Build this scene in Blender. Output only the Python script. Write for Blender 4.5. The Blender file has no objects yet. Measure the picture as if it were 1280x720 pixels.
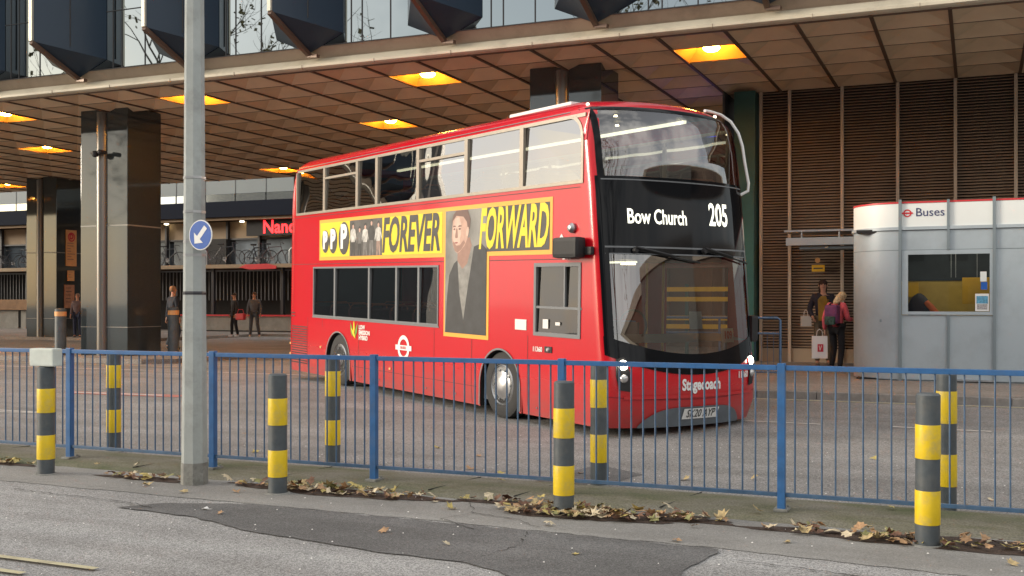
import bpy, bmesh, math, random
from mathutils import Vector, Matrix
random.seed(7)
PI = math.pi
R_ = math.radians
SC = bpy.context.scene
COL = SC.collection

# ------------------------------------------------------------------ camera
CAMZ, YAW, FPX, YH = 1.65, R_(23.1), 1363.0, 378.0
cd = bpy.data.cameras.new("camera"); cam = bpy.data.objects.new("camera", cd); COL.objects.link(cam)
cam.location = (0, 0, CAMZ); cam.rotation_euler = (R_(90), 0, YAW)
cd.sensor_width = 36; cd.lens = FPX / 1280 * 36; cd.shift_y = (YH - 360) / 1280
cd.clip_start = 0.1; cd.clip_end = 2000
SC.camera = cam
# ------------------------------------------------------------------ world, sun, exposure
SUN_AZ = math.atan2(-0.42, -0.90)          # direction towards the sun, ground plane
SUN_EL = R_(14)
w = bpy.data.worlds.new("World"); SC.world = w; w.use_nodes = True
nt = w.node_tree; nt.nodes.clear()
wo = nt.nodes.new("ShaderNodeOutputWorld"); bg = nt.nodes.new("ShaderNodeBackground")
sky = nt.nodes.new("ShaderNodeTexSky"); sky.sky_type = 'NISHITA'; sky.sun_disc = False
sky.sun_elevation = SUN_EL; sky.sun_rotation = PI / 2 - SUN_AZ
sky.air_density = 1.0; sky.dust_density = 2.0; sky.ozone_density = 1.0
tc = nt.nodes.new("ShaderNodeTexCoord"); no = nt.nodes.new("ShaderNodeTexNoise")
no.inputs["Scale"].default_value = 2.2; no.inputs["Detail"].default_value = 6; no.inputs["Roughness"].default_value = .62
rp = nt.nodes.new("ShaderNodeValToRGB"); rp.color_ramp.elements[0].position = .44; rp.color_ramp.elements[1].position = .6
rp.color_ramp.elements[0].color = (.35, .35, .35, 1)
mx = nt.nodes.new("ShaderNodeMixRGB"); mx.inputs[2].default_value = (11.5, 11.1, 10.6, 1)
nt.links.new(tc.outputs["Generated"], no.inputs["Vector"]); nt.links.new(no.outputs["Fac"], rp.inputs[0])
nt.links.new(rp.outputs[0], mx.inputs[0]); nt.links.new(sky.outputs[0], mx.inputs[1])
nt.links.new(mx.outputs[0], bg.inputs[0]); bg.inputs[1].default_value = 0.105
nt.links.new(bg.outputs[0], wo.inputs[0])
sd = bpy.data.lights.new("sun", 'SUN'); sun = bpy.data.objects.new("sun", sd); COL.objects.link(sun)
sd.energy = 2.3; sd.angle = R_(18); sd.color = (1.0, .88, .72)
sv = Vector((math.cos(SUN_AZ) * math.cos(SUN_EL), math.sin(SUN_AZ) * math.cos(SUN_EL), math.sin(SUN_EL)))
sun.rotation_euler = (-sv).to_track_quat('-Z', 'Y').to_euler()
SC.view_settings.view_transform = 'Standard'; SC.view_settings.look = 'None'
SC.view_settings.exposure = 0.7; SC.view_settings.gamma = 1
SC.render.engine = 'CYCLES'
SC.cycles.max_bounces = 9; SC.cycles.transparent_max_bounces = 16

# ------------------------------------------------------------------ helpers
def tag(o, label=None, cat=None, group=None, kind=None):
    if label: o['label'] = label
    if cat: o['category'] = cat
    if group: o['group'] = group
    if kind: o['kind'] = kind
    return o
def empty(name, loc=(0, 0, 0), rz=0.0, label=None, cat=None, group=None):
    o = bpy.data.objects.new(name, None); COL.objects.link(o); o.empty_display_size = .2
    o.location = loc; o.rotation_euler = (0, 0, rz)
    return tag(o, label, cat, group)
def copy_tree(o, parent=None):
    c = o.copy(); COL.objects.link(c); c.parent = parent
    for ch in list(o.children): copy_tree(ch, c)
    return c
class MB:
    """collects shapes, then becomes ONE mesh object"""
    def __init__(s): s.v = []; s.f = []; s.mi = []; s.cur = 0
    def quad(s, *p):
        n = len(s.v); s.v += [tuple(q) for q in p]; s.f.append(tuple(range(n, n + len(p)))); s.mi.append(s.cur); return s
    def raw(s, vs, fs):
        n = len(s.v); s.v += [tuple(q) for q in vs]
        for f in fs: s.f.append(tuple(i + n for i in f)); s.mi.append(s.cur)
        return s
    def box(s, x0, x1, y0, y1, z0, z1, bev=0.0, M=None):
        if bev:
            bm = bmesh.new(); bmesh.ops.create_cube(bm, size=1)
            for v in bm.verts:
                v.co = Vector(((x0 + x1) / 2 + v.co.x * (x1 - x0), (y0 + y1) / 2 + v.co.y * (y1 - y0), (z0 + z1) / 2 + v.co.z * (z1 - z0)))
            bmesh.ops.bevel(bm, geom=bm.edges[:], offset=bev, segments=2, profile=.7, affect='EDGES')
            vs = [v.co.copy() for v in bm.verts]; bm.verts.index_update(); fs = [[v.index for v in f.verts] for f in bm.faces]; bm.free()
        else:
            vs = [Vector(c) for c in ((x0, y0, z0), (x1, y0, z0), (x1, y1, z0), (x0, y1, z0), (x0, y0, z1), (x1, y0, z1), (x1, y1, z1), (x0, y1, z1))]
            fs = [(0, 3, 2, 1), (4, 5, 6, 7), (0, 1, 5, 4), (1, 2, 6, 5), (2, 3, 7, 6), (3, 0, 4, 7)]
        if M is not None: vs = [M @ v for v in vs]
        return s.raw(vs, fs)
    def bar(s, a, b, wd, h=None, up=(0, 0, 1)):
        a = Vector(a); b = Vector(b); h = h or wd; d = (b - a).normalized(); upv = Vector(up)
        if abs(d.dot(upv)) > .98: upv = Vector((1, 0, 0))
        x = d.cross(upv).normalized(); z = x.cross(d).normalized()
        vs = [p + x * sx * wd / 2 + z * sz * h / 2 for p in (a, b) for sx, sz in ((-1, -1), (1, -1), (1, 1), (-1, 1))]
        return s.raw(vs, [(0, 1, 2, 3), (7, 6, 5, 4), (0, 4, 5, 1), (1, 5, 6, 2), (2, 6, 7, 3), (3, 7, 4, 0)])
    def tube(s, pts, r, n=8, caps=True):
        pts = [Vector(p) for p in pts]; rs = r if isinstance(r, (list, tuple)) else [r] * len(pts)
        rings = []; ref = Vector((0, 0, 1))
        for i, p in enumerate(pts):
            d = (pts[min(i + 1, len(pts) - 1)] - pts[max(i - 1, 0)]).normalized()
            rf = ref if abs(d.dot(ref)) < .95 else Vector((1, 0, 0))
            x = d.cross(rf).normalized(); y = x.cross(d)
            if rings:
                x = (px - d * px.dot(d)); x = x.normalized() if x.length > 1e-4 else d.cross(rf).normalized(); y = d.cross(x) * -1
                y = x.cross(d)
            px = x
            rings.append([p + (x * math.cos(2 * PI * k / n) + y * math.sin(2 * PI * k / n)) * rs[i] for k in range(n)])
        vs = [v for rg in rings for v in rg]; fs = []
        for i in range(len(pts) - 1):
            for k in range(n):
                k2 = (k + 1) % n; fs.append((i * n + k, i * n + k2, (i + 1) * n + k2, (i + 1) * n + k))
        if caps: fs.append(tuple(range(n))[::-1]); fs.append(tuple((len(pts) - 1) * n + k for k in range(n)))
        return s.raw(vs, fs)
    def lathe(s, prof, c=(0, 0, 0), n=24, M=None, cap=True):
        """prof: (radius, height) pairs around local z"""
        vs = []; fs = []; c = Vector(c)
        for r, h in prof:
            for k in range(n):
                v = Vector((r * math.cos(2 * PI * k / n), r * math.sin(2 * PI * k / n), h)); v = (M @ v) if M is not None else v; vs.append(v + c)
        for i in range(len(prof) - 1):
            for k in range(n):
                k2 = (k + 1) % n; fs.append((i * n + k, i * n + k2, (i + 1) * n + k2, (i + 1) * n + k))
        if cap: fs.append(tuple(range(n))[::-1]); fs.append(tuple((len(prof) - 1) * n + k for k in range(n)))
        return s.raw(vs, fs)
    def disc(s, c, r, n=28, M=None, r2=None):
        c = Vector(c); r2 = r2 or r
        vs = []
        for k in range(n):
            v = Vector((r * math.cos(2 * PI * k / n), r2 * math.sin(2 * PI * k / n), 0)); vs.append(((M @ v) if M is not None else v) + c)
        return s.raw(vs, [tuple(range(n))])
    def ring(s, c, r0, r1, n=28, M=None):
        c = Vector(c); vs = []
        for k in range(n):
            for r in (r0, r1):
                v = Vector((r * math.cos(2 * PI * k / n), r * math.sin(2 * PI * k / n), 0)); vs.append(((M @ v) if M is not None else v) + c)
        return s.raw(vs, [(2 * k, 2 * k + 1, (2 * k + 3) % (2 * n), (2 * k + 2) % (2 * n)) for k in range(n)])
    def build(s, name, mat, parent=None, smooth=False, loc=None, sharp=None):
        me = bpy.data.meshes.new(name); me.from_pydata([tuple(v) for v in s.v], [], s.f); me.update()
        mats = mat if isinstance(mat, (list, tuple)) else [mat]
        for m in mats: me.materials.append(m)
        if len(mats) > 1:
            for p, i in zip(me.polygons, s.mi): p.material_index = i
        bm = bmesh.new(); bm.from_mesh(me)
        if smooth: bmesh.ops.remove_doubles(bm, verts=bm.verts, dist=1e-4)
        if sharp is None: bmesh.ops.recalc_face_normals(bm, faces=bm.faces)
        bm.to_mesh(me); bm.free()
        if smooth:
            for p in me.polygons: p.use_smooth = True
            try: me.set_sharp_from_angle(angle=R_(35))
            except Exception: pass
        o = bpy.data.objects.new(name, me); COL.objects.link(o)
        if parent: o.parent = parent
        if loc: o.location = loc
        return o
def struct(o): o['kind'] = 'structure'; return o
def text_geo(s, size, align='CENTER', bold=0.0, xs=1.0):
    cu = bpy.data.curves.new("t", 'FONT'); cu.body = s; cu.size = size; cu.align_x = align; cu.align_y = 'CENTER'; cu.offset = bold; cu.resolution_u = 3
    o = bpy.data.objects.new("t", cu); COL.objects.link(o); bpy.context.view_layer.update()
    dg = bpy.context.evaluated_depsgraph_get(); me = bpy.data.meshes.new_from_object(o.evaluated_get(dg))
    vs = [Vector((v.co.x * xs, v.co.y, 0)) for v in me.vertices]; fs = [tuple(p.vertices) for p in me.polygons]
    bpy.data.objects.remove(o); bpy.data.curves.remove(cu); bpy.data.meshes.remove(me)
    return vs, fs
def text_obj(name, s, size, mat, parent, M, align='CENTER', bold=0.0, xs=1.0, fn=None):
    vs, fs = text_geo(s, size, align, bold, xs)
    vs = [fn(v) for v in vs] if fn else [M @ v for v in vs]
    m = MB(); m.raw(vs, fs); return m.build(name, mat, parent, sharp=1)
def frame(o, xdir, ydir):
    x = Vector(xdir).normalized(); y = Vector(ydir).normalized(); z = x.cross(y)
    return Matrix(((x.x, y.x, z.x, o[0]), (x.y, y.y, z.y, o[1]), (x.z, y.z, z.z, o[2]), (0, 0, 0, 1)))

# ------------------------------------------------------------------ materials
def mat(name, col, rough=.6, metal=0.0, var=0.0, vscale=4.0, bump=0.0, bscale=30.0, emit=None, es=0.0, spec=None, coat=0.0, dirt=None, dscale=1.2, damt=.5):
    m = bpy.data.materials.new(name); m.use_nodes = True; n = m.node_tree.nodes; L = m.node_tree.links; b = n["Principled BSDF"]
    b.inputs["Base Color"].default_value = (*col, 1); b.inputs["Roughness"].default_value = rough; b.inputs["Metallic"].default_value = metal
    if spec is not None: b.inputs["Specular IOR Level"].default_value = spec
    if coat: b.inputs["Coat Weight"].default_value = coat; b.inputs["Coat Roughness"].default_value = .06
    if emit: b.inputs["Emission Color"].default_value = (*emit, 1); b.inputs["Emission Strength"].default_value = es
    tc = n.new("ShaderNodeTexCoord"); src = None
    if var:
        nz = n.new("ShaderNodeTexNoise"); nz.inputs["Scale"].default_value = vscale; nz.inputs["Detail"].default_value = 5; nz.inputs["Roughness"].default_value = .6
        L.new(tc.outputs["Object"], nz.inputs["Vector"])
        r = n.new("ShaderNodeValToRGB"); r.color_ramp.elements[0].position = .3; r.color_ramp.elements[1].position = .7
        r.color_ramp.elements[0].color = (*[c * (1 - var) for c in col], 1); r.color_ramp.elements[1].color = (*[min(1, c * (1 + var)) for c in col], 1)
        L.new(nz.outputs["Fac"], r.inputs[0]); src = r.outputs[0]
    if dirt:
        nz = n.new("ShaderNodeTexNoise"); nz.inputs["Scale"].default_value = dscale; nz.inputs["Detail"].default_value = 7; nz.inputs["Roughness"].default_value = .7
        L.new(tc.outputs["Object"], nz.inputs["Vector"])
        r = n.new("ShaderNodeValToRGB"); r.color_ramp.elements[0].position = .48; r.color_ramp.elements[1].position = .72
        r.color_ramp.elements[0].color = (0, 0, 0, 1); r.color_ramp.elements[1].color = (damt, damt, damt, 1)
        L.new(nz.outputs["Fac"], r.inputs[0])
        mm = n.new("ShaderNodeMixRGB"); mm.inputs[1].default_value = (*col, 1); mm.inputs[2].default_value = (*dirt, 1)
        if src: L.new(src, mm.inputs[1])
        L.new(r.outputs[0], mm.inputs[0]); src = mm.outputs[0]
    if src: L.new(src, b.inputs["Base Color"])
    if bump:
        nb = n.new("ShaderNodeTexNoise"); nb.inputs["Scale"].default_value = bscale; nb.inputs["Detail"].default_value = 3
        L.new(tc.outputs["Object"], nb.inputs["Vector"]); bp = n.new("ShaderNodeBump"); bp.inputs["Strength"].default_value = bump; bp.inputs["Distance"].default_value = .02
        L.new(nb.outputs["Fac"], bp.inputs["Height"]); L.new(bp.outputs[0], b.inputs["Normal"])
    return m
def asphalt(name, base, speck=.5, tint=(1, 1, 1), scale=90, big=.5):
    m = bpy.data.materials.new(name); m.use_nodes = True; n = m.node_tree.nodes; L = m.node_tree.links; b = n["Principled BSDF"]
    tc = n.new("ShaderNodeTexCoord")
    v = n.new("ShaderNodeTexVoronoi"); v.inputs["Scale"].default_value = scale; L.new(tc.outputs["Object"], v.inputs["Vector"])
    r = n.new("ShaderNodeValToRGB"); e = r.color_ramp.elements; e[0].position = .1; e[1].position = .95
    lo = base * (1 - speck); hi = base * (1 + speck * 1.6)
    e[0].color = (lo * tint[0], lo * tint[1], lo * tint[2], 1); e[1].color = (hi * tint[0], hi * tint[1], hi * tint[2], 1)
    sp = n.new("ShaderNodeSeparateColor"); L.new(v.outputs["Color"], sp.inputs[0]); L.new(sp.outputs[0], r.inputs[0])
    nz = n.new("ShaderNodeTexNoise"); nz.inputs["Scale"].default_value = .55; nz.inputs["Detail"].default_value = 8; nz.inputs["Roughness"].default_value = .65
    L.new(tc.outputs["Object"], nz.inputs["Vector"])
    r2 = n.new("ShaderNodeValToRGB"); r2.color_ramp.elements[0].position = .32; r2.color_ramp.elements[1].position = .7
    r2.color_ramp.elements[0].color = (1 - big * .55,) * 3 + (1,); r2.color_ramp.elements[1].color = (1 + big * .25,) * 3 + (1,)
    L.new(nz.outputs["Fac"], r2.inputs[0])
    # worn streaks along the driving direction
    mp = n.new("ShaderNodeMapping"); mp.inputs["Scale"].default_value = (.12, 1.4, 1); L.new(tc.outputs["Object"], mp.inputs[0])
    n3 = n.new("ShaderNodeTexNoise"); n3.inputs["Scale"].default_value = 1.6; n3.inputs["Detail"].default_value = 5; L.new(mp.outputs[0], n3.inputs["Vector"])
    r3 = n.new("ShaderNodeValToRGB"); r3.color_ramp.elements[0].position = .35; r3.color_ramp.elements[1].position = .65
    r3.color_ramp.elements[0].color = (.86, .85, .84, 1); r3.color_ramp.elements[1].color = (1.08, 1.08, 1.08, 1); L.new(n3.outputs["Fac"], r3.inputs[0])
    m1 = n.new("ShaderNodeMixRGB"); m1.blend_type = 'MULTIPLY'; m1.inputs[0].default_value = 1; L.new(r.outputs[0], m1.inputs[1]); L.new(r2.outputs[0], m1.inputs[2])
    m2 = n.new("ShaderNodeMixRGB"); m2.blend_type = 'MULTIPLY'; m2.inputs[0].default_value = 1; L.new(m1.outputs[0], m2.inputs[1]); L.new(r3.outputs[0], m2.inputs[2])
    L.new(m2.outputs[0], b.inputs["Base Color"]); b.inputs["Roughness"].default_value = .85
    bp = n.new("ShaderNodeBump"); bp.inputs["Strength"].default_value = .5; bp.inputs["Distance"].default_value = .006
    L.new(v.outputs["Distance"], bp.inputs["Height"]); L.new(bp.outputs[0], b.inputs["Normal"])
    return m
def glass(name, tint=(.8, .85, .85), refl=1.0, wav=0.0, wscale=1.5, trans=.9, ior=1.9):
    """thin pane: see-through part tinted, mirror part by fresnel"""
    m = bpy.data.materials.new(name); m.use_nodes = True; n = m.node_tree.nodes; L = m.node_tree.links
    for x in list(n):
        if x.type != 'OUTPUT_MATERIAL': n.remove(x)
    out = [x for x in n if x.type == 'OUTPUT_MATERIAL'][0]
    t = n.new("ShaderNodeBsdfTransparent"); t.inputs[0].default_value = (*[c * trans for c in tint], 1)
    g = n.new("ShaderNodeBsdfGlossy"); g.inputs["Roughness"].default_value = .01; g.inputs[0].default_value = (refl,) * 3 + (1,)
    fr = n.new("ShaderNodeFresnel"); fr.inputs[0].default_value = ior
    mx = n.new("ShaderNodeMixShader"); L.new(fr.outputs[0], mx.inputs[0]); L.new(t.outputs[0], mx.inputs[1]); L.new(g.outputs[0], mx.inputs[2]); L.new(mx.outputs[0], out.inputs[0])
    if wav:
        tc = n.new("ShaderNodeTexCoord"); nb = n.new("ShaderNodeTexNoise"); nb.inputs["Scale"].default_value = wscale; nb.inputs["Detail"].default_value = 1
        L.new(tc.outputs["Object"], nb.inputs["Vector"]); bp = n.new("ShaderNodeBump"); bp.inputs["Strength"].default_value = wav; bp.inputs["Distance"].default_value = .02
        L.new(nb.outputs["Fac"], bp.inputs["Height"]); L.new(bp.outputs[0], g.inputs["Normal"]); L.new(bp.outputs[0], fr.inputs["Normal"])
    return m
M = {}
M['road_near'] = asphalt('pale_worn_asphalt', .27, .42, (1, .99, .97), 130)
M['road_far'] = asphalt('bus_road_asphalt', .215, .42, (1.03, .99, .95), 105)
M['patch'] = asphalt('dark_patch_asphalt', .12, .4, (1.0, .99, .98), 150, .8)
M['crack'] = mat('crack_tar', (.03, .028, .025), .9)
M['pale_gutter'] = asphalt('smooth_channel_asphalt', .26, .2, (1, .98, .93), 160)
M['pave'] = asphalt('pavement_concrete', .22, .18, (1.12, .98, .86), 40)
M['kerb'] = mat('granite_kerb', (.24, .22, .2), .8, var=.25, vscale=6, bump=.3, bscale=60)
M['dirt'] = mat('wet_leaf_dirt', (.05, .03, .02), .75, var=.5, vscale=20, bump=.8, bscale=50)
M['white_line'] = mat('white_road_paint', (.55, .52, .48), .8, dirt=(.2, .18, .16), dscale=9, damt=.8)
M['yellow_line'] = mat('yellow_road_paint', (.46, .42, .27), .8, dirt=(.25, .22, .16), dscale=8, damt=.7)
M['red_line'] = mat('faded_red_paint', (.45, .16, .13), .8, dirt=(.2, .17, .15), dscale=5, damt=.9)
M['blue'] = mat('blue_rail_paint', (.035, .13, .32), .38, var=.15, vscale=9, dirt=(.12, .15, .2), dscale=6, damt=.35)
M['blue_dull'] = mat('blue_rail_paint_dull', (.05, .11, .2), .45, var=.2, vscale=9, dirt=(.14, .16, .2), dscale=14, damt=.5)
M['bollard'] = mat('bollard_grey', (.075, .09, .1), .5, var=.2, vscale=7, dirt=(.16, .15, .13), dscale=5, damt=.5)
M['bollard_y'] = mat('bollard_yellow', (.78, .55, .015), .45, var=.08, vscale=7, dirt=(.42, .36, .2), dscale=5, damt=.8)
M['pole'] = mat('lamp_post_paint', (.36, .39, .38), .6, var=.12, vscale=3, dirt=(.2, .2, .19), dscale=3.5, damt=.6, bump=.15, bscale=40)
M['pole_base'] = mat('lamp_post_grime', (.24, .24, .22), .8, var=.3, vscale=8, dirt=(.07, .07, .06), dscale=7, damt=.9)
M['steel'] = mat('galvanised_steel', (.42, .43, .44), .4, .8, var=.15, vscale=8)
M['dark_steel'] = mat('dark_painted_steel', (.03, .03, .035), .5)
M['sign_blue'] = mat('sign_blue', (.015, .1, .42), .35, var=.08, vscale=12)
M['white'] = mat('white_paint', (.72, .72, .7), .5, var=.06, vscale=5)
M['sign_white'] = mat('sign_white', (.78, .78, .76), .45)
M['red_paint'] = mat('bus_red_paint', (.56, .003, .012), .25, coat=.4, dirt=(.42, .02, .02), dscale=3, damt=.2, bump=.012, bscale=2)
M['black_gloss'] = mat('black_gloss_panel', (.006, .007, .009), .07, spec=.16)
M['black'] = mat('black_rubber', (.012, .012, .013), .6, var=.2, vscale=10)
M['tyre'] = mat('tyre_rubber', (.03, .03, .03), .8, bump=.3, bscale=60)
M['win_frame'] = mat('window_frame_aluminium', (.34, .3, .25), .35, .5, var=.08, vscale=6)
M['grey_panel'] = mat('grey_bus_panel', (.16, .17, .18), .45)
M['valance'] = mat('bus_valance_grey', (.13, .15, .17), .5, var=.15, vscale=5)
M['bus_int'] = mat('bus_interior_grey', (.12, .12, .13), .7)
M['bus_floor'] = mat('bus_floor_vinyl', (.07, .07, .08), .6)
M['moquette'] = mat('seat_moquette', (.12, .03, .05), .9, var=.5, vscale=40)
M['grab_orange'] = mat('orange_grab_rail', (.6, .16, .05), .4)
M['yellow'] = mat('yellow_enamel', (.75, .42, .02), .4, var=.06, vscale=6)
M['ad_yellow'] = mat('advert_yellow', (.8, .62, .02), .4)
M['ad_border'] = mat('advert_amber_border', (.82, .4, .05), .4)
M['ad_dark'] = mat('advert_charcoal', (.05, .048, .045), .45, var=.3, vscale=3)
M['ad_grey'] = mat('advert_grey', (.2, .2, .19), .45, var=.25, vscale=3)
M['skin'] = mat('skin', (.5, .28, .2), .55, var=.08, vscale=20)
M['ad_skin'] = mat('advert_printed_skin', (.55, .34, .27), .45, var=.15, vscale=8)
M['led'] = mat('led_amber_white', (.8, .8, .7), .5, emit=(1, .97, .8), es=.95)
M['headlamp'] = mat('headlamp_lit', (1, 1, 1), .3, emit=(1, .92, .75), es=14)
M['strip'] = mat('bus_strip_light', (1, 1, 1), .3, emit=(1, .9, .6), es=1.6)
M['spot'] = mat('bus_spot_light', (1, 1, 1), .3, emit=(1, .8, .45), es=9)
M['taillight'] = mat('red_lamp', (.6, .02, .02), .3, emit=(1, .03, .02), es=1.2)
M['side_glass'] = glass('bus_side_glass', (.35, .37, .36), 1.0, .3, 1.1, ior=3.8)
M['low_glass'] = glass('bus_lower_glass', (.4, .42, .41), 1.0, .2, 1.3, ior=1.75)
M['front_glass'] = glass('bus_windscreen_glass', (.5, .54, .55), 1.0, .05, .9, ior=2.4)
M['clear'] = glass('clear_glass', (.8, .84, .83), .8)
M['ceil'] = mat('bronze_coffer_panel', (.7, .54, .37), .5, var=.1, vscale=1.1, dirt=(.58, .44, .3), dscale=2, damt=.4)
M['ceil_joint'] = mat('bronze_joint_dark', (.1, .06, .04), .5)
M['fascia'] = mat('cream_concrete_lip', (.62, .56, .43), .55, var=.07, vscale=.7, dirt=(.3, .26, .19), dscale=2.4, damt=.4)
M['fascia_dk'] = mat('tan_concrete', (.34, .265, .19), .7, var=.07, vscale=1, dirt=(.17, .13, .09), dscale=1.6, damt=.5)  # tan darkened to carry the shade of the overhang
M['bay_glass'] = mat('navy_bay_glass', (.034, .054, .08), .3, spec=.2)
M['bay_beam'] = mat('bronze_beam', (.14, .09, .065), .4, .3)
M['bay_trim'] = mat('bright_edge_trim', (.6, .57, .47), .3, .5)
M['granite'] = mat('polished_dark_granite', (.06, .072, .076), .05, .28, var=.25, vscale=60, spec=1.0)
M['granite_seam'] = mat('granite_seam', (.22, .22, .2), .4)
M['pipe'] = mat('column_cover_strip', (.2, .19, .175), .3, .6)
M['louvre'] = mat('bronze_louvre', (.36, .255, .185), .5, .1, var=.1, vscale=2)
M['louvre_wallpanel'] = mat('bronze_inner_panel', (.09, .055, .035), .5, var=.2, vscale=.8)
M['louvre_back'] = mat('louvre_backing', (.012, .008, .006), .8)
M['mullion'] = mat('pale_bronze_mullion', (.5, .41, .32), .5, var=.08, vscale=3)
M['teal'] = mat('teal_steel', (.02, .085, .075), .5, var=.12, vscale=3)
M['kiosk'] = mat('kiosk_grey_panel', (.42, .48, .515), .38, .15, var=.035, vscale=1.2, dirt=(.28, .31, .33), dscale=1.7, damt=.4)
M['kiosk_white'] = mat('kiosk_white_band', (.74, .77, .75), .45, var=.03, vscale=1)
M['kiosk_trim'] = mat('kiosk_trim_grey', (.2, .24, .26), .45)
M['kiosk_red'] = mat('kiosk_red_edge', (.6, .04, .05), .4)
M['text_blue'] = mat('dark_blue_lettering', (.02, .03, .12), .5)
M['roundel_red'] = mat('roundel_red', (.62, .03, .04), .4)
M['ochre'] = mat('ochre_panel', (.6, .4, .08), .7, var=.15, vscale=3)
M['dark_blind'] = mat('dark_blind', (.035, .045, .055), .7, var=.2, vscale=4)
def grime_skirt(m):
    n = m.node_tree.nodes; L = m.node_tree.links; b = n["Principled BSDF"]; src = b.inputs["Base Color"].links[0].from_socket
    tc = n.new("ShaderNodeTexCoord"); sp = n.new("ShaderNodeSeparateXYZ"); L.new(tc.outputs["Object"], sp.inputs[0])
    mr = n.new("ShaderNodeMapRange"); mr.inputs[1].default_value = .75; mr.inputs[2].default_value = .1; mr.inputs[3].default_value = 0; mr.inputs[4].default_value = 1; L.new(sp.outputs[2], mr.inputs[0])
    mp = n.new("ShaderNodeMapping"); mp.inputs["Scale"].default_value = (1.2, 1, 3.5); L.new(tc.outputs["Object"], mp.inputs[0])
    nz = n.new("ShaderNodeTexNoise"); nz.inputs["Scale"].default_value = 2.5; nz.inputs["Detail"].default_value = 8; nz.inputs["Roughness"].default_value = .7; L.new(mp.outputs[0], nz.inputs["Vector"])
    mu = n.new("ShaderNodeMath"); mu.operation = 'MULTIPLY'; L.new(mr.outputs[0], mu.inputs[0]); L.new(nz.outputs["Fac"], mu.inputs[1])
    mx = n.new("ShaderNodeMixRGB"); mx.inputs[2].default_value = (.16, .07, .055, 1); L.new(mu.outputs[0], mx.inputs[0]); L.new(src, mx.inputs[1]); L.new(mx.outputs[0], b.inputs["Base Color"])
    rr = n.new("ShaderNodeMapRange"); rr.inputs[3].default_value = .22; rr.inputs[4].default_value = .7; L.new(mu.outputs[0], rr.inputs[0]); L.new(rr.outputs[0], b.inputs["Roughness"])
grime_skirt(M['red_paint'])
def glassy_wall():
    m = mat('mirror_wall_glass', (.3, .335, .345), .012, 1.0)
    n = m.node_tree.nodes; L = m.node_tree.links; b = n["Principled BSDF"]; tc = n.new("ShaderNodeTexCoord")
    nb = n.new("ShaderNodeTexNoise"); nb.inputs["Scale"].default_value = .8; nb.inputs["Detail"].default_value = 1; L.new(tc.outputs["Object"], nb.inputs["Vector"])
    bp = n.new("ShaderNodeBump"); bp.inputs["Strength"].default_value = .04; bp.inputs["Distance"].default_value = .03
    L.new(nb.outputs["Fac"], bp.inputs["Height"]); L.new(bp.outputs[0], b.inputs["Normal"]); return m
M['wall_glass'] = glassy_wall()
M['joint'] = mat('dark_joint', (.06, .06, .06), .6)
M['refl'] = mat('lamp_reflector_gold', (.85, .5, .12), .35, .3)
M['bulb'] = mat('sodium_lamp', (1, .7, .3), .3, emit=(1, .42, .07), es=115)
M['far_grey'] = mat('far_grey_cladding', (.17, .2, .21), .6, var=.06, vscale=.6)
M['far_win'] = mat('far_bright_window', (.7, .75, .74), .12, .9)
M['far_navy'] = mat('far_navy_fascia', (.008, .011, .02), .8, spec=.1)
M['far_tan'] = mat('far_tan_bulkhead', (.3, .22, .14), .7, var=.1, vscale=1)
M['far_glass'] = mat('far_shop_glass', (.1, .12, .14), .08, .5, var=.5, vscale=.7)
M['far_dark'] = mat('far_dark_recess', (.015, .014, .014), .8)
M['planter'] = mat('brown_timber_board', (.24, .13, .06), .7, var=.2, vscale=3)
M['concrete'] = mat('stained_concrete', (.3, .29, .26), .8, var=.15, vscale=2, dirt=(.17, .16, .14), dscale=1.5, damt=.6)
M['neon'] = mat('red_neon_letter', (.8, .02, .02), .4, emit=(1, .015, .02), es=2.6)
M['kiosk_lamp'] = mat('kiosk_lamp_lit', (1, 1, 1), .4, emit=(1, .9, .7), es=5)
M['shop_lamp'] = mat('shop_lamp_lit', (1, 1, 1), .4, emit=(1, .85, .55), es=6)
M['notice'] = mat('orange_notice', (.72, .36, .14), .6, var=.08, vscale=6)  # plain orange with slight tone variation
M['notice_d'] = mat('brown_notice', (.42, .2, .11), .6, var=.2, vscale=9)
M['paper'] = mat('white_paper', (.75, .73, .7), .6)
M['bark'] = mat('plane_tree_bark', (.1, .085, .065), .9, var=.3, vscale=5)
M['leaf_tree'] = mat('late_autumn_leaf', (.12, .1, .035), .7, var=.3, vscale=4)
M['brick'] = mat('terrace_brick', (.14, .1, .08), .9, var=.2, vscale=2)
M['tower_dark'] = mat('tower_cladding', (.1, .1, .1), .5, var=.1, vscale=.2)
M['tower_rib'] = mat('tower_rib', (.36, .31, .26), .6)
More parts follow.
